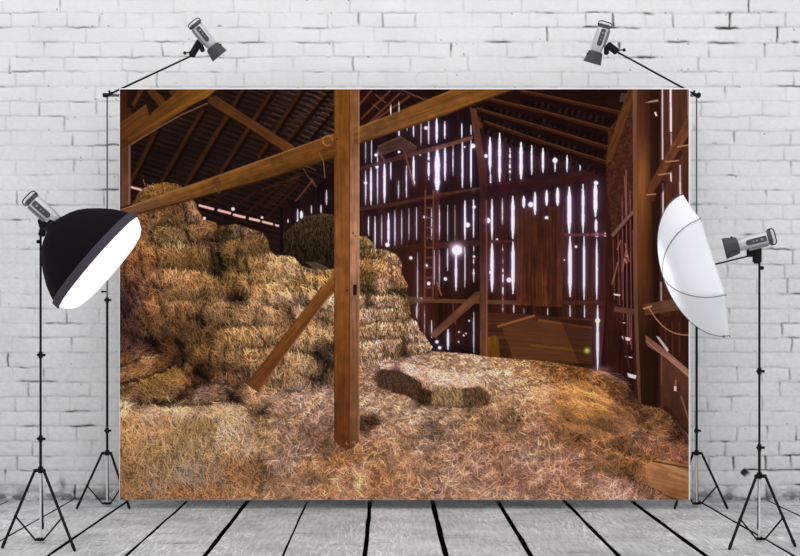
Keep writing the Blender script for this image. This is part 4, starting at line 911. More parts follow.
# joints and hollows of the stacks
for pts, w, d, l in (
  ([(143, 226), (152, 217), (168, 214), (184, 208)], 2.0, .35, .2), ([(184, 206), (187, 222), (198, 224)], 2.0, .35, .1), ([(186, 230), (190, 243)], 2, .4, 0), ([(160, 246), (157, 267)], 2.0, .35, 0), ([(190, 246), (191, 268)], 1.6, .22, 0), ([(213, 248), (212, 271)], 2.6, .4, 0),
  ([(222, 242), (226, 232), (240, 232)], 2.0, .45, .2), ([(240, 226), (241, 236)], 2, .4, 0), ([(255, 238), (268, 244), (271, 252)], 2, .3, .3), ([(222, 276), (232, 262), (246, 256), (266, 256)], 2.2, .4, .4), ([(246, 258), (248, 282)], 2.2, .35, 0), ([(238, 262), (236, 284)], 2.4, .3, 0),
  ([(158, 284), (172, 276), (196, 276)], 2.0, .25, .35), ([(160, 300), (166, 318), (164, 340)], 2.4, .35, .1), ([(176, 308), (180, 336)], 2.6, .30, .1), ([(203, 300), (215, 296), (228, 302)], 2.2, .35, .35), ([(204, 304), (201, 326)], 3, .45, 0), ([(206, 340), (212, 330), (228, 326)], 2.2, .35, .3),
  ([(212, 336), (208, 366)], 3, .40, 0), ([(226, 342), (224, 372)], 2.2, .3, 0), ([(134, 262), (138, 290), (146, 318)], 2.4, .35, .1), ([(124, 258), (126, 282), (136, 306)], 2.4, .35, .1), ([(128, 310), (142, 322), (156, 346)], 2.4, .4, .1), ([(264, 286), (268, 304)], 2.2, .3, 0), ([(256, 308), (255, 326)], 2, .3, 0),
  ([(278, 280), (290, 290), (296, 302)], 2, .3, .3), ([(262, 328), (264, 345)], 2, .3, 0), ([(244, 346), (243, 370)], 2, .25, 0), ([(280, 344), (283, 364)], 2, .3, 0), ([(298, 322), (316, 326), (330, 334)], 2, .35, .4), ([(306, 328), (308, 352)], 2, .3, 0), ([(296, 352), (312, 356), (318, 366)], 2, .35, .4), ([(300, 374), (316, 380), (312, 392)], 2.6, .4, .2),
  ([(300, 268), (306, 284)], 2, .35, 0), ([(316, 276), (317, 292)], 2, .35, 0), ([(306, 286), (326, 286)], 1.8, .25, .3), ([(382, 250), (383, 259)], 1.8, .4, 0), ([(386, 298), (386, 308)], 1.6, .4, 0), ([(384, 342), (386, 358)], 1.8, .35, 0), ([(368, 328), (369, 342)], 1.6, .4, 0), ([(359, 358), (376, 354), (400, 354)], 1.8, .35, .3), ([(408, 310), (408, 322)], 1.6, .4, 0),
  ([(150, 236), (160, 227), (175, 226), (188, 232)], 2.5, .35, .2), ([(138, 252), (146, 245), (175, 243), (205, 246), (225, 248)], 2.2, .30, .45), ([(205, 240), (222, 242), (240, 236), (262, 233)], 2.4, .40, .35),
  ([(216, 235), (219, 245), (218, 262)], 3, .35, 0), ([(150, 266), (175, 268), (200, 270), (218, 272)], 2.5, .25, .3), ([(213, 272), (220, 276)], 4, .85, 0), ([(231, 298), (243, 299)], 4.2, .62, 0), ([(218, 255), (222, 268)], 5, .5, 0), ([(237, 252), (240, 262)], 5, .35, 0),
  ([(140, 250), (143, 275), (150, 300)], 2.5, .35, .0), ([(152, 283), (158, 290)], 5, .5, 0), ([(194, 318), (204, 322)], 4, .5, 0), ([(178, 340), (184, 356), (183, 366)], 6, .45, 0), ([(198, 372), (206, 378)], 7, .55, 0), ([(160, 288), (170, 284)], 2, .3, 0),
  ([(228, 284), (240, 304), (262, 306), (280, 306)], 2.4, .2, .25), ([(230, 325), (250, 327), (270, 324)], 1.8, .30, .4), ([(283, 318), (290, 306), (310, 306), (330, 312)], 2.4, .30, .35), ([(288, 308), (292, 318)], 6, .4, 0), ([(122, 292), (128, 306)], 7, .3, 0),
  ([(120, 300), (124, 316)], 5, .5, 0), ([(122, 330), (140, 338), (160, 352)], 6, .3, 0), ([(146, 338), (158, 345)], 6, .4, 0), ([(318, 355), (332, 366)], 8, .45, 0), ([(326, 340), (333, 346)], 4, .4, 0), ([(322, 380), (326, 372)], 6, .5, 0), ([(318, 318), (330, 322)], 5, .35, 0),
  ([(240, 372), (262, 366), (290, 362)], 2, .25, .2), ([(232, 350), (240, 345), (262, 347), (280, 342)], 2, .25, .2), ([(250, 262), (268, 258), (290, 264)], 2, .2, .3), ([(284, 276), (300, 280)], 2, .3, .2), ([(305, 270), (315, 274), (333, 274)], 2.5, .35, .3),
  ([(300, 300), (305, 305)], 6, .4, 0), ([(292, 284), (305, 300), (312, 303)], 2, .3, .2),
  ([(359, 248), (380, 248), (396, 254)], 2.2, .45, .45), ([(359, 259), (378, 259)], 1.8, .35, .5), ([(359, 295), (376, 296), (392, 296)], 2.2, .4, .4), ([(359, 308), (380, 309), (398, 308)], 1.8, .45, .55), ([(390, 292), (408, 294)], 3.5, .7, 0), ([(369, 297), (369, 305)], 3.5, .5, 0),
  ([(359, 326), (376, 322), (396, 321), (410, 322)], 1.6, .45, .4), ([(376, 322), (377, 338)], 1.6, .45, 0), ([(359, 343), (380, 340), (404, 338)], 1.6, .35, .35), ([(404, 336), (406, 357)], 3.5, .5, 0), ([(416, 330), (418, 345)], 1.6, .4, 0), ([(404, 344), (424, 343)], 1.6, .35, .3), ([(395, 310), (396, 322)], 1.6, .4, 0), ([(372, 260), (374, 292)], 3, .25, 0), ([(397, 262), (384, 276)], 2, .25, 0),
  ([(120, 366), (140, 358), (165, 350)], 3, .35, .35), ([(120, 384), (150, 378), (175, 364)], 3.5, .5, .5), ([(175, 364), (190, 376), (196, 388)], 3, .4, 0), ([(150, 404), (175, 400), (200, 384)], 4, .45, 0), ([(200, 382), (225, 384), (240, 388)], 3, .35, .3), ([(120, 400), (150, 405), (190, 406), (225, 402), (240, 400)], 4, .35, .4),
  ([(229, 392), (236, 402)], 6, .5, 0), ([(378, 384), (400, 392), (420, 400), (445, 407), (480, 406)], 3.5, .5, 0), ([(418, 386), (422, 400)], 5, .5, 0), ([(365, 423), (375, 424)], 5, .5, 0), ([(258, 415), (268, 408)], 4, .3, 0),
  ([(545, 392), (570, 386), (590, 392)], 2.2, .30, .35), ([(548, 404), (575, 398), (600, 402), (615, 414)], 2.4, .35, .4), ([(560, 420), (590, 424), (615, 432)], 4, .4, .2), ([(575, 385), (600, 395), (625, 408)], 2, .3, .3), ([(510, 380), (530, 376), (545, 384)], 2, .3, .2), ([(478, 368), (492, 370)], 3, .3, 0),
  ([(600, 445), (630, 452), (655, 462), (689, 470)], 4, .5, .25), ([(560, 436), (585, 432), (600, 438)], 3, .3, .2), ([(490, 422), (515, 424)], 4, .3, 0), ([(540, 440), (565, 446), (590, 442)], 3, .25, .2), ([(625, 470), (638, 488), (650, 498)], 5, .5, 0), ([(500, 400), (520, 408), (545, 410)], 2.2, .25, .2), ([(470, 455), (490, 452)], 3, .25, 0), ([(425, 470), (440, 474)], 3, .25, 0), ([(425, 420), (440, 432)], 6, .3, 0)):
    seam(pts, w, d, l)

# each bale of the stacks: lit along its top, darker towards its foot
def bale(pts, k=1.0, warm=0):
    r = pmask(pts)
    if r is None: return
    m = blur(np.pad(r[0], 6), .45)[6:-6, 6:-6]; sj, si = r[1], r[2]; h = np.cumsum(r[0], 0); tot = np.maximum(h[-1:], 1); t = h/tot
    f = 1+k*(0.20-0.46*t); f = f+0.38*k*np.exp(-((h-1.5*K/1.8)/1.6)**2)*(0.3+MOD2[sj, si]*.7)-0.42*k*np.exp(-((tot-h)/1.8)**2)
    w = np.cumsum(r[0], 1); wt = np.maximum(w[:, -1:], 1); f = f-0.30*k*np.exp(-((wt-w)/2.0)**2)-0.22*k*np.exp(-(w/2.0)**2)
    F[sj, si] = F[sj, si]*(1+(f-1)*m)[..., None]
for pts in (
  [(131, 206), (135, 195), (150, 185), (178, 184), (190, 190), (180, 204), (150, 212)], [(140, 228), (160, 213), (182, 206), (186, 222), (176, 224), (160, 223), (150, 234)], [(184, 203), (193, 201), (199, 214), (200, 222), (192, 226), (186, 224)],
  [(150, 234), (160, 224), (176, 223), (186, 230), (187, 244), (150, 245)], [(188, 228), (200, 222), (215, 222), (218, 227), (219, 241), (190, 242)], [(219, 226), (238, 225), (239, 238), (219, 241)], [(139, 251), (160, 245), (190, 244), (212, 248), (212, 271), (158, 269), (142, 276)],
  [(122, 262), (139, 251), (147, 300), (128, 292)], [(213, 248), (225, 242), (240, 238), (237, 262), (214, 273)], [(240, 227), (250, 229), (262, 233), (268, 240), (271, 252), (241, 254)], [(247, 256), (262, 253), (285, 257), (286, 276), (262, 283), (248, 285)], [(286, 257), (296, 259), (303, 268), (303, 285), (287, 285)],
  [(304, 271), (316, 273), (317, 291), (305, 291)], [(317, 276), (327, 280), (327, 293), (317, 292)], [(231, 258), (246, 256), (247, 272), (233, 273)], [(226, 275), (250, 274), (252, 296), (228, 297)], [(262, 286), (285, 284), (297, 303), (280, 309), (262, 305)],
  [(158, 273), (196, 270), (212, 277), (216, 289), (196, 300), (164, 300)], [(165, 303), (196, 301), (203, 330), (200, 346), (167, 341)], [(205, 308), (222, 301), (240, 303), (240, 325), (214, 328)], [(207, 331), (238, 328), (240, 371), (212, 372)],
  [(230, 306), (262, 303), (282, 312), (282, 326), (234, 327)], [(284, 311), (306, 309), (306, 326), (284, 330)], [(236, 329), (262, 328), (280, 327), (281, 345), (238, 350)], [(284, 332), (300, 325), (316, 329), (318, 352), (296, 354), (284, 347)], [(240, 351), (278, 347), (284, 364), (282, 387), (244, 384)],
  [(286, 352), (312, 357), (318, 372), (300, 392), (284, 392)], [(318, 331), (333, 334), (333, 354), (320, 352)], [(145, 302), (162, 298), (165, 340), (156, 348), (146, 320)], [(300, 286), (326, 294), (333, 300), (333, 312), (308, 308)]):
    bale(pts, .85)
for pts in (
  [(359, 236), (366, 235), (373, 243), (373, 249), (359, 248)], [(359, 249), (385, 249), (396, 255), (401, 262), (396, 266), (384, 260), (359, 258)], [(361, 260), (376, 260), (377, 294), (361, 292)], [(377, 260), (390, 261), (392, 294), (378, 295)], [(391, 259), (400, 272), (408, 287), (400, 292), (393, 292)],
  [(359, 296), (369, 296), (369, 307), (359, 307)], [(370, 296), (392, 297), (392, 308), (370, 308)], [(393, 297), (407, 299), (410, 320), (395, 319)], [(359, 309), (378, 309), (378, 322), (359, 325)], [(379, 309), (393, 309), (394, 321), (379, 321)], [(359, 327), (376, 323), (377, 339), (359, 342)], [(378, 323), (396, 322), (404, 325), (404, 338), (378, 339)],
  [(405, 321), (418, 322), (419, 334), (405, 335)], [(359, 343), (384, 341), (386, 358), (360, 361)], [(387, 340), (404, 339), (403, 356), (388, 357)], [(408, 335), (425, 336), (425, 343), (410, 344)], [(405, 345), (430, 344), (430, 353), (406, 357)]):
    bale(pts, .75)
# dark bale in the back
DB = [(283, 232), (292, 226), (300, 219), (308, 216), (322, 213), (334, 215), (334, 270), (300, 264), (283, 262)]
F0 = F.copy(); F[:] = rgb(52, 37, 19)*(0.62+0.5*np.clip((260-PY)/45, 0, 1))[..., None]
hay(DB, 'hay_stack#back', 0.5, 4, 9, 88, 14, .5, .5, 3, .06)
fill([(283, 262), (334, 266), (334, 272), (300, 270)], rgb(30, 16, 10), alpha=.6)
line(303, 217, 333, 215, 1.6, rgb(92, 66, 60), 'hay_stack#back', alpha=.6)
F[:] = F0
fill([(305, 262), (316, 262), (333, 270), (318, 272)], rgb(92, 72, 58), 'hay_stack', alpha=.8)

# stack polygons
ST = [(119, 240), (124, 236), (131, 207), (134, 200), (140, 190), (150, 185), (165, 182), (178, 184), (186, 190), (195, 202), (199, 212), (205, 220), (215, 222), (218, 226), (236, 224), (248, 228), (262, 232), (268, 240), (270, 250), (275, 255), (293, 256), (302, 266), (309, 268), (325, 270), (334, 269),
      (334, 392), (300, 396), (262, 392), (240, 400), (119, 400)]
angS = 84+22*(fbm(PX/45, PY/30, 38, 2)-0.5)*2
msk = hay(ST, 'hay_stack', 0.62, 4, 9.5, angS, 26, .42, .42, 5, .14)
# looser straws lying over the stack
straw(msk, np.clip(F*1.12, 0, 1), 2600, 6, 15, 55, 45, .35, .35, seed=8)
ST2 = [(358, 236), (366, 236), (373, 243), (374, 249), (385, 249), (396, 254), (402, 262), (401, 272), (408, 286), (406, 293), (409, 297), (411, 318), (418, 322), (419, 330), (425, 335), (431, 345), (431, 354), (402, 358), (380, 366), (358, 374)]
hay(ST2, 'hay_stack#centre', 0.62, 3, 6.5, 86, 26, .36, .30, 9, .16)

# floor of loose straw
FL = [(119, 402), (150, 404), (200, 402), (245, 398), (262, 390), (334, 388), (358, 370), (402, 357), (431, 351), (470, 354), (488, 357), (515, 359), (545, 361), (575, 366), (592, 369), (606, 372), (626, 382), (640, 404), (660, 408), (672, 416), (684, 436), (689, 446), (689, 500), (119, 500)]
far = np.clip((PY-352)/90, 0, 1)
mF = fullmask(FL)
hay(FL, 'straw_floor', 0.10, 2.5, 5, 8, 30, .30, .22, 12, .15, basek=.72)
zones = ((352, 375, 1.1, 2, 5, 6, 26, .22), (372, 400, .9, 3, 7, 12, 38, .30), (395, 430, .8, 4, 9, 20, 55, .36), (425, 465, .72, 5, 12, 20, 70, .40), (460, 501, .70, 6, 15, 30, 80, .44))
clump = fbm((PX+6*WOB)/7, (PY-9*WOB)/3.2, 61, 3, .6)
baseF = np.clip(F*np.clip(0.88+1.05*(clump-.5), .45, 1.4)[..., None], 0, 1)
for i, (ya, yb_, dens, lo, hi, an, sp, am) in enumerate(zones):
    z = mF*((PY >= ya) & (PY < yb_)); straw(z, baseF*(1.12, 1.04, .98, .95, .95)[i], int((z > .5).sum()/K/K*dens*.85), lo*.9, hi*.85, float(an), sp, am*1.2, .20, seed=30+i, gain=1.7, curl=.12, wide=0.55 if i > 1 else 0, alpha=.80)
    straw(z, baseF*1.10, int((z > .5).sum()/K/K*dens*.10), lo, hi*1.1, float(an), sp, .25, .5, seed=130+i, gain=2.0, curl=.10, alpha=.75)
# swept straw of the golden heap follows its curve
HP = [(528, 392), (548, 384), (575, 380), (598, 386), (612, 398), (632, 412), (640, 430), (610, 440), (575, 432), (548, 418)]
mh = fullmask(HP); angH = 12+28*np.sin((PX-540)/34)+20*(fbm(PX/12, PY/8, 55, 2)-.5)
straw(mh, np.clip(F*(0.85+0.55*fbm(PX/14, PY/4, 57, 2))[..., None], 0, 1), 3600, 6, 14, angH, 20, .55, .22, seed=44, curl=.4)
LAB[:] = np.where((mh > .5) & (LAB == part('straw_floor')), part('straw_heap'), LAB)
# low bale in the middle: dark faces under a pale, sunlit top
BL = [(376, 372), (384, 364), (402, 362), (425, 366), (440, 372), (466, 374), (486, 382), (494, 398), (488, 406), (450, 408), (420, 402), (398, 392), (377, 386)]
mb = hay(BL, 'straw_bale#low', 0.9, 3, 8, 80, 26, .40, .20, 51, .2)
for dp, dc in (([(377, 372), (384, 368), (406, 373), (422, 384), (420, 400), (400, 393), (378, 386)], rgb(74, 46, 30)), ([(420, 388), (432, 392), (430, 402), (419, 400)], rgb(66, 42, 26)), ([(462, 389), (480, 387), (491, 396), (487, 405), (464, 406)], rgb(92, 64, 38)), ([(432, 392), (462, 390), (464, 407), (432, 404)], rgb(136, 102, 66))):
    dm = fullmask(dp); db = (blur(dm, .5)*.88)[..., None]; C[:] = C*(1-db)+dc*.72*db
    straw(dm, np.zeros((NY, NX, 3))+dc*1.0, int(dm.sum()/K/K*.8), 3, 7, 78, 24, .55, .12, seed=95)
tp = fullmask([(380, 368), (386, 364), (402, 362), (425, 366), (440, 371), (466, 374), (484, 382), (470, 388), (440, 386), (420, 380), (400, 372)])
straw(tp, np.clip(F*1.04, 0, 1), 1700, 3, 8, 14, 34, .22, .3, seed=52)
# bales lying in front of the stack at the left
for poly, an, sd in (([(119, 352), (130, 346), (146, 342), (160, 350), (150, 360), (119, 372)], -20, 60), ([(119, 368), (140, 357), (158, 352), (176, 356), (176, 368), (150, 380), (119, 384)], -18, 61)):
    hay(poly, 'straw_bale#%d' % sd, .7, 4, 10, float(an), 26, .40, .3, sd, .2)
B1 = [(119, 384), (134, 377), (150, 375), (164, 368), (176, 364), (184, 368), (192, 378), (197, 388), (190, 396), (168, 407), (150, 407), (119, 402)]
hay(B1, 'straw_bale#B1', .75, 4, 11, 32.0, 34, .42, .35, 62, .2)
B2 = [(168, 407), (184, 398), (200, 387), (220, 381), (240, 384), (256, 396), (262, 410), (240, 404), (210, 410)]
hay(B2, 'straw_bale#B2', .75, 4, 10, 12.0, 34, .38, .3, 63, .2)
B3 = [(119, 404), (126, 398), (136, 401), (150, 407), (180, 406), (210, 405), (232, 402), (244, 404), (250, 414), (256, 432), (262, 452), (264, 478), (256, 492), (250, 500), (119, 500)]
m3 = hay(B3, 'straw_bale#front', .72, 5, 14, 62 + 40*(fbm(PX/40, PY/40, 66, 2)-.5)*2, 46, .42, .34, 64, .2)
straw(m3, np.clip(F*0.98, 0, 1), 1500, 8, 20, 70, 44, .50, .35, seed=65, curl=.2, gain=1.8)
t3 = fullmask([(119, 404), (126, 399), (136, 402), (150, 407), (232, 403), (246, 408), (236, 412), (216, 420), (196, 413), (172, 423), (150, 414), (134, 424), (119, 416)])*(fbm(PX/5, PY/4, 91, 2) > .40)
straw(t3, np.clip(F*1.0, 0, 1), 800, 6, 14, 15, 50, .34, .42, seed=67, curl=.6)
straw(fullmask([(119, 396), (250, 397), (250, 406), (119, 412)]), np.zeros((NY, NX, 3))+rgb(160, 124, 80), 34, 5, 12, 60, 60, .2, .4, seed=68, curl=.8)

# bare board lying in the straw at the lower right
BR = [(641, 468), (652, 460), (668, 460), (689, 466), (689, 500), (676, 499), (660, 492), (644, 484)]
wood(BR, ramp((650, 470), rgb(206, 142, 96), (686, 492), rgb(186, 122, 74)), 'loose_board#floor', 14, 9, .35)
line(662, 463, 689, 475, 5, rgb(222, 166, 126), 'loose_board#floor', alpha=.55); line(668, 474, 689, 482, 3, rgb(210, 150, 108), 'loose_board#floor', alpha=.45)
line(652, 461, 689, 468, 1.6, rgb(70, 40, 20), alpha=.8); fill([(636, 474), (646, 486), (664, 494), (680, 500), (660, 500), (640, 492)], rgb(86, 52, 26), alpha=.6)
line(643, 484, 662, 493, 1.6, rgb(58, 32, 16), alpha=.8)
straw(fullmask([(636, 462), (646, 470), (650, 486), (672, 500), (636, 500)]), F, 260, 5, 11, 30, 70, .4, .3, seed=70)
for q in ((664, 406, 672, 414), (672, 414, 684, 434), (684, 434, 689, 444)): line(*q, 4, rgb(40, 22, 12), alpha=.6)

# boards of the floor glinting in the corner
for k in range(5): line(596+k*4, 371+k*2.2, 622+k*2.4, 374.5+k*2.6, 1.0, rgb(150, 118, 116), alpha=.5)
m = np.exp(-(((PX-602)/9)**2+((PY-370)/4)**2))[..., None]; C[:] = np.clip(C+m*rgb(120, 90, 105)*.6, 0, 1)
blb = np.exp(-(((PX-587)**2+(PY-350.5)**2)/7))[..., None]; C[:] = C*(1-blb)+rgb(220, 220, 110)*blb
for (x, y, r_) in ((597.6, 320.6, 2.4),): bb = blob(x, y, r_, None)[..., None]; C[:] = C*(1-bb)+rgb(255, 250, 225)*bb

# light under the eaves at the left
for (xa, ya, xb, yb_, w) in ((129, 186.6, 142, 190, 2.0), (198.8, 205.3, 214, 209.3, 2.2), (217.7, 210, 231, 213.5, 2.2), (233, 214.6, 245.6, 217.6, 2.3), (249, 218.4, 260, 221, 2.3), (262, 221.6, 273, 224.3, 2.0), (275, 225, 279, 226, 1.8)):
    line(xa, ya, xb, yb_, w+2.4, rgb(130, 50, 44), alpha=.30); line(xa, ya, xb, yb_, w, rgb(250, 196, 190), 'roof')
for (x, y, r_) in ((233, 209, 1.8), (262, 217.5, 1.3), (204.5, 218.3, 1.5)):
    bb = blob(x, y, r_, None)[..., None]; C[:] = C*(1-bb)+rgb(250, 240, 250)*bb
straw(fullmask([(140, 176), (160, 176), (160, 190), (140, 190)]), np.zeros((NY, NX, 3))+rgb(160, 110, 90), 6, 5, 9, 60, 20, .2, .2, seed=81)

# ---------------------------------------------------------------- 7 big timbers in front
wood([(119, 89), (131.5, 89), (130.5, 140), (131, 204), (119, 208)], ramp((125, 100), rgb(66, 30, 12), (125, 200), rgb(116, 66, 50)), 'timber_post#left', 90, 2, .3)
line(129.6, 140, 129.2, 205, 1.8, rgb(146, 104, 98), 'timber_post#left', alpha=.6)
for q in ((131, 108, 131, 89, 8, rgb(40, 18, 10)), (133, 106, 142, 89, 4, rgb(86, 42, 16)), (150, 89, 166, 108, 8, rgb(92, 48, 14)), (172, 89, 178, 95, 9, rgb(84, 44, 14))):
    line(*q[:4], q[4], q[5], 'timber_beam', tex=grain(60, 1.2, 20, 3, .5))
wood([(119, 124), (146, 104), (150, 114), (176, 93), (178, 89), (217, 89), (208, 97), (190, 106), (158, 127), (132, 144), (119, 150)], ramp((120, 140), rgb(98, 50, 18), (205, 92), rgb(138, 80, 18)), 'timber_beam', -33, 8, .5)
line(128, 140, 215, 86, 3.0, rgb(160, 98, 26), alpha=.35)
fill([(146, 104), (149, 103), (152, 114), (149, 116)], rgb(44, 20, 10), alpha=.8)
for (xa, ya, xb, yb_) in ((131, 144.5, 157, 128.5), (157, 128.5, 182, 114.5), (182, 114.5, 208, 103)): line(xa, ya, xb, yb_, 1.4, rgb(150, 104, 72), alpha=.65)
wood([(209, 97), (216, 96), (250, 118), (294, 146), (296, 152), (284, 152), (248, 127), (207, 103)], ramp((215, 98), rgb(86, 46, 14), (290, 150), rgb(112, 60, 22)), 'timber_beam#b', 32, 5, .4)
line(208, 103.5, 284, 152, 1.6, rgb(40, 18, 10), alpha=.7)
def tie(x, y):
    t = np.clip((x-120)/215, 0, 1)[..., None]
    c = np.where(t < .35, rgb(132, 84, 56)*(1-t/.35)+rgb(140, 84, 28)*(t/.35), rgb(140, 84, 28)*(1-(t-.35)/.65)+rgb(134, 74, 22)*((t-.35)/.65)); return c
TIE = [(119, 210), (150, 199), (182, 188), (210, 179), (260, 160.5), (300, 146.5), (334, 134), (334, 158), (300, 168), (260, 181), (218, 191.5), (186, 201), (150, 211), (132, 215.5), (119, 211)]
tv = (PY-(209-(PX-120)*0.352))/24
wood(TIE, tie, 'timber_beam#tie', -19, 11, .42, shade=np.clip(1.12-0.50*np.clip(tv, 0, 1)+0.0*tv, .5, 1.3))
for (xa, ya, xb, yb_) in ((120, 210, 182, 188.3), (182, 188.3, 260, 160.8), (260, 160.8, 334, 134.3)): line(xa, ya, xb, yb_, 1.2, rgb(186, 128, 78), alpha=.55)
for (xa, ya, xb, yb_) in ((132, 215, 186, 201), (186, 201, 260, 181), (260, 181, 334, 158)): line(xa, ya, xb, yb_, 2.0, rgb(60, 28, 12), alpha=.6)
fill([(211, 180), (218, 177), (222, 184), (214, 188)], rgb(84, 46, 30), alpha=.5); fill([(270, 158), (282, 155), (284, 163), (272, 164)], rgb(70, 38, 14), alpha=.45)
for k in range(16):
    a0 = 2*math.pi*k/16*.85+1; a1 = 2*math.pi*(k+1)/16*.85+1; line(327.5+4.8*math.cos(a0), 140.5+5*math.sin(a0), 327.5+4.8*math.cos(a1), 140.5+5*math.sin(a1), 0.9, rgb(176, 126, 70), alpha=.8)
line(319, 152, 323.5, 162, .8, rgb(150, 104, 66), alpha=.7); line(323.5, 162, 325, 178, .8, rgb(170, 140, 130), alpha=.7)
for q in ((215, 188, 219, 194), (219, 194, 222, 188), (303, 168, 312, 183), (305, 166, 316, 170)): line(*q, .8, rgb(140, 104, 84), alpha=.55)
# diagonal brace and the main post
wood([(322, 287), (335, 272), (335, 292), (326, 300), (258, 392), (246, 384), (262, 365)], ramp((330, 285), rgb(158, 96, 42), (255, 385), rgb(124, 72, 36)), 'brace#front', -50, 15, .38)
fill([(335, 283), (335, 292), (326, 300), (258, 392), (251, 388), (320, 302)], rgb(110, 64, 34), 'brace#front', grain(-50, 1.2, 30, 17, .4), .65)
line(322, 287, 247, 384, 1.4, rgb(82, 42, 18), alpha=.6); line(333, 292, 259, 389, 1.3, rgb(176, 118, 70), alpha=.5)
def mp(x, y):
    t = np.clip((y-89)/360, 0, 1)[..., None]; c = rgb(128, 72, 16)*(1-t)+rgb(122, 62, 24)*t
    c = c+np.exp(-((y-250)/80)**2)[..., None]*rgb(28, 20, 18)
    return c
wood([(334, 89), (349.8, 89), (349.8, 449), (347, 449.5), (340, 447), (334, 440)], mp, 'timber_post', 90, 21, .36)
def mp2(x, y):
    t = np.clip((y-89)/360, 0, 1)[..., None]; c = rgb(136, 80, 42)*(1-t)+rgb(140, 86, 50)*t
    return c+np.exp(-((y-240)/90)**2)[..., None]*rgb(62, 50, 52)
wood([(349.3, 89), (359.4, 89), (359.6, 440), (355, 447), (349.3, 449.5)], mp2, 'timber_post', 90, 25, .30)
wood([(354, 128), (358, 127), (400, 112), (454, 89), (514, 89), (469, 105), (447, 114.5), (400, 130.5), (358, 144), (354, 144)], ramp((360, 136), rgb(140, 84, 40), (500, 92), rgb(132, 78, 20)), 'timber_beam#right', -20, 14, .42)
line(358, 128, 454, 89.5, 1.3, rgb(178, 118, 56), alpha=.5)
for (xa, ya, xb, yb_) in ((358, 143.5, 400, 130), (400, 130, 447, 114), (447, 114, 513, 90)): line(xa, ya, xb, yb_, 1.8, rgb(70, 34, 14), alpha=.6)
line(404, 116, 470, 92, 4, rgb(96, 54, 14), alpha=.35)
line(349.5, 89, 349.5, 449, 1.2, rgb(92, 46, 16), alpha=.75); line(358.9, 89, 359.2, 440, 1.0, rgb(196, 146, 110), alpha=.5); line(334.6, 89, 334.6, 440, 1.2, rgb(88, 44, 14), alpha=.6)
fill([(353.2, 284.5), (356.8, 284.5), (356.8, 295), (353.2, 295)], rgb(46, 18, 12)); 
for (x, y, r_) in ((347.3, 290.3, 1.1), (336.8, 139, 1.0), (353, 233, .9), (355.5, 236, .7)):
    bb = blob(x, y, r_, None)[..., None]*.85; C[:] = C*(1-bb)+rgb(50, 22, 12)*bb
for (x, y0, y1) in ((341, 120, 260), (338, 280, 420), (345, 180, 330), (354, 110, 210), (356.5, 300, 400), (352.5, 320, 430)): line(x, y0, x+.8, y1, .7, rgb(88, 46, 20), alpha=.4)
straw(fullmask([(330, 444), (364, 440), (366, 456), (330, 456)]), np.zeros((NY, NX, 3))+rgb(150, 100, 60), 16, 4, 10, 50, 70, .4, .3, seed=90)
tim = is_part('timber_beam', 'timber_post')
tm = blur(tim.astype(float), .3)[..., None]; g_ = C.mean(2, keepdims=True); C[:] = C*(1-tm)+(C*0.86+g_*0.14)*1.06*tm
hm = blur(is_part('hay_stack', 'straw_bale', 'straw_floor', 'straw_heap').astype(float), .3)[..., None]; g_ = C.mean(2, keepdims=True); C[:] = C*(1-hm)+(C*0.91+g_*0.09)*1.07*hm
C[:] = np.clip(C, 0.012, 1)

# ---------------------------------------------------------------- cloth and printed parts
PAPER_GAIN = 0.90
SC = CAM_D/F_PX
def wx(px): return (px-CX)*SC
def wz(py): return CAM_H-(py-HY)*SC
broot = thing('printed_cloth', 'wide cloth backdrop printed with a barn full of hay, hanging from the crossbar', 'backdrop', (0, 0, wz(500.4)))
broot['kind'] = 'thing'
bm = B()
bx0, bx1, bz0, bz1 = wx(119.3), wx(690.2), wz(500.0), wz(88.2)
g = bmesh.ops.create_cube(bm, size=1, matrix=Matrix.Translation(((bx0+bx1)/2, 0.0016, (bz0+bz1)/2)) @ Matrix.Diagonal((bx1-bx0, 0.0028, bz1-bz0, 1)))
M_CLOTH = mat('backdrop_cloth', (0.93, 0.925, 0.925), 0.9, 0, 0.05, 0.1, 1500, var=0.02)
link('cloth', bm, M_CLOTH, broot, smooth=False, label='white cloth with a narrow unprinted hem')
for i, px in enumerate(np.linspace(140, 670, 9)):      # the loops the cloth hangs from
    bm = B(); x = wx(px); pts = [Vector((x, 0.003, wz(90))), Vector((x, 0.02, zt+0.013))]+[Vector((x, yb+0.0125*math.sin(t), zt+0.0125*math.cos(t))) for t in np.linspace(-0.6, math.pi+0.6, 14)]+[Vector((x, 0.02, zt-0.012)), Vector((x, 0.003, wz(97)))]
    prev = None
    for p in pts:
        ring = [bm.verts.new(p+Vector((dx, 0, 0))) for dx in (-0.015, 0.015)]
        if prev: bm.faces.new((prev[0], prev[1], ring[1], ring[0]))
        prev = ring
    l = link('hanging_loop', bm, M_CLOTH, broot); md = l.modifiers.new('thickness', 'SOLIDIFY'); md.thickness = 0.0012

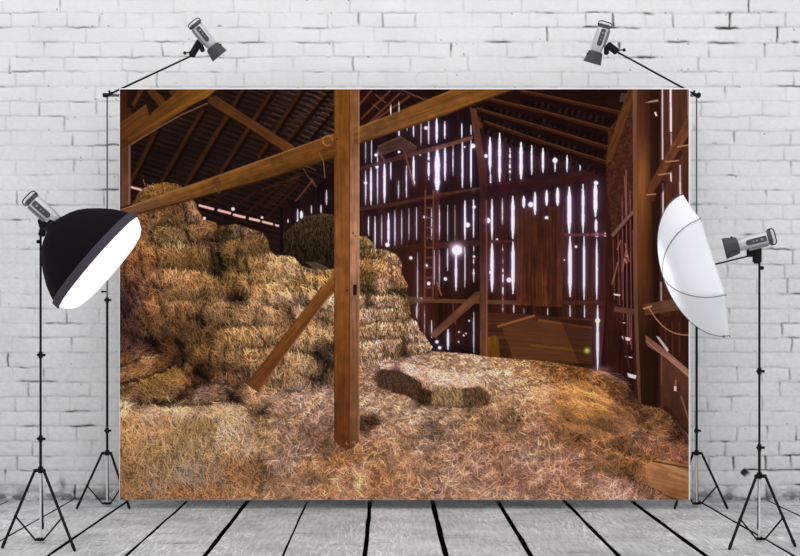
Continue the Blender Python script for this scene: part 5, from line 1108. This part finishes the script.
def print_mat():
    m = bpy.data.materials.new('printed_ink'); m.use_nodes = True; nt = m.node_tree; b = nt.nodes['Principled BSDF']
    a = nt.nodes.new('ShaderNodeAttribute'); a.attribute_name = 'ink'; nt.links.new(a.outputs['Color'], b.inputs['Base Color'])
    b.inputs['Roughness'].default_value = 0.95; b.inputs['Specular IOR Level'].default_value = 0.02
    return m
M_INK = print_mat()
gx = wx(X0+(np.arange(NX)+.5)/K); gz = wz(Y0+(np.arange(NY)+.5)/K)
corner = s2l(C)*PAPER_GAIN
LABELS = {'roof': 'printed dark barn roof with rafters', 'gable_wall': 'printed board wall with daylight in its gaps', 'barn_door': 'printed reddish plank door', 'low_panelling': 'printed low boards under the wall', 'rail': 'printed horizontal wall rails', 'ladder': 'printed wall ladder',
          'wall_post': 'printed posts of the far wall', 'brace': 'printed diagonal braces', 'side_wall': 'printed reddish side wall', 'roof_strut': 'printed sloping roof strut', 'loose_board': 'printed loose boards', 'timber_post': 'printed upright timber posts', 'timber_beam': 'printed heavy slanting beams',
          'hay_stack': 'printed stack of hay bales', 'straw_floor': 'printed floor of loose straw', 'straw_heap': 'printed golden straw heap', 'straw_bale': 'printed bales lying on the floor'}
LABELS['wire_loop'] = 'printed wire loop'
LABELS.update({'timber_post#left': 'printed post at the left edge', 'timber_post#right': 'printed post beside the side wall', 'timber_post': 'printed main post in the middle', 'timber_beam#tie': 'printed long beam left of the post', 'timber_beam#right': 'printed beam right of the post', 'brace#front': 'printed diagonal brace of the main post', 'hay_stack#back': 'printed dark bales in the back', 'hay_stack#centre': 'printed bale steps right of the post', 'straw_bale#low': 'printed low bale in the middle', 'straw_bale#front': 'printed pale bale in the front corner', 'loose_board#floor': 'printed bare board in the straw'})
for pi, nm in enumerate(PARTS):
    jj, ii = np.nonzero(LAB[:-1, :-1] == pi)
    if len(jj) == 0: continue
    w_ = NX
    q = np.stack([jj*w_+ii, (jj+1)*w_+ii, (jj+1)*w_+ii+1, jj*w_+ii+1], -1)
    uq, inv = np.unique(q.ravel(), return_inverse=True); fj, fi = uq//w_, uq % w_
    co = np.stack([gx[fi], np.full(len(fi), -0.0004), gz[fj]-broot.location.z], -1)
    key = nm; nm = nm.split('#')[0]
    me = fast_mesh(nm, co, inv.reshape(-1, 4))
    at = me.color_attributes.new('ink', 'FLOAT_COLOR', 'POINT')
    at.data.foreach_set('color', np.concatenate([corner[fj, fi], np.ones((len(fi), 1))], 1).astype(np.float32).ravel())
    me.materials.append(M_INK)
    o = bpy.data.objects.new(nm, me); COL.objects.link(o); o.parent = broot; o['label'] = LABELS.get(key) or LABELS.get(nm, 'printed '+nm.replace('_', ' '))
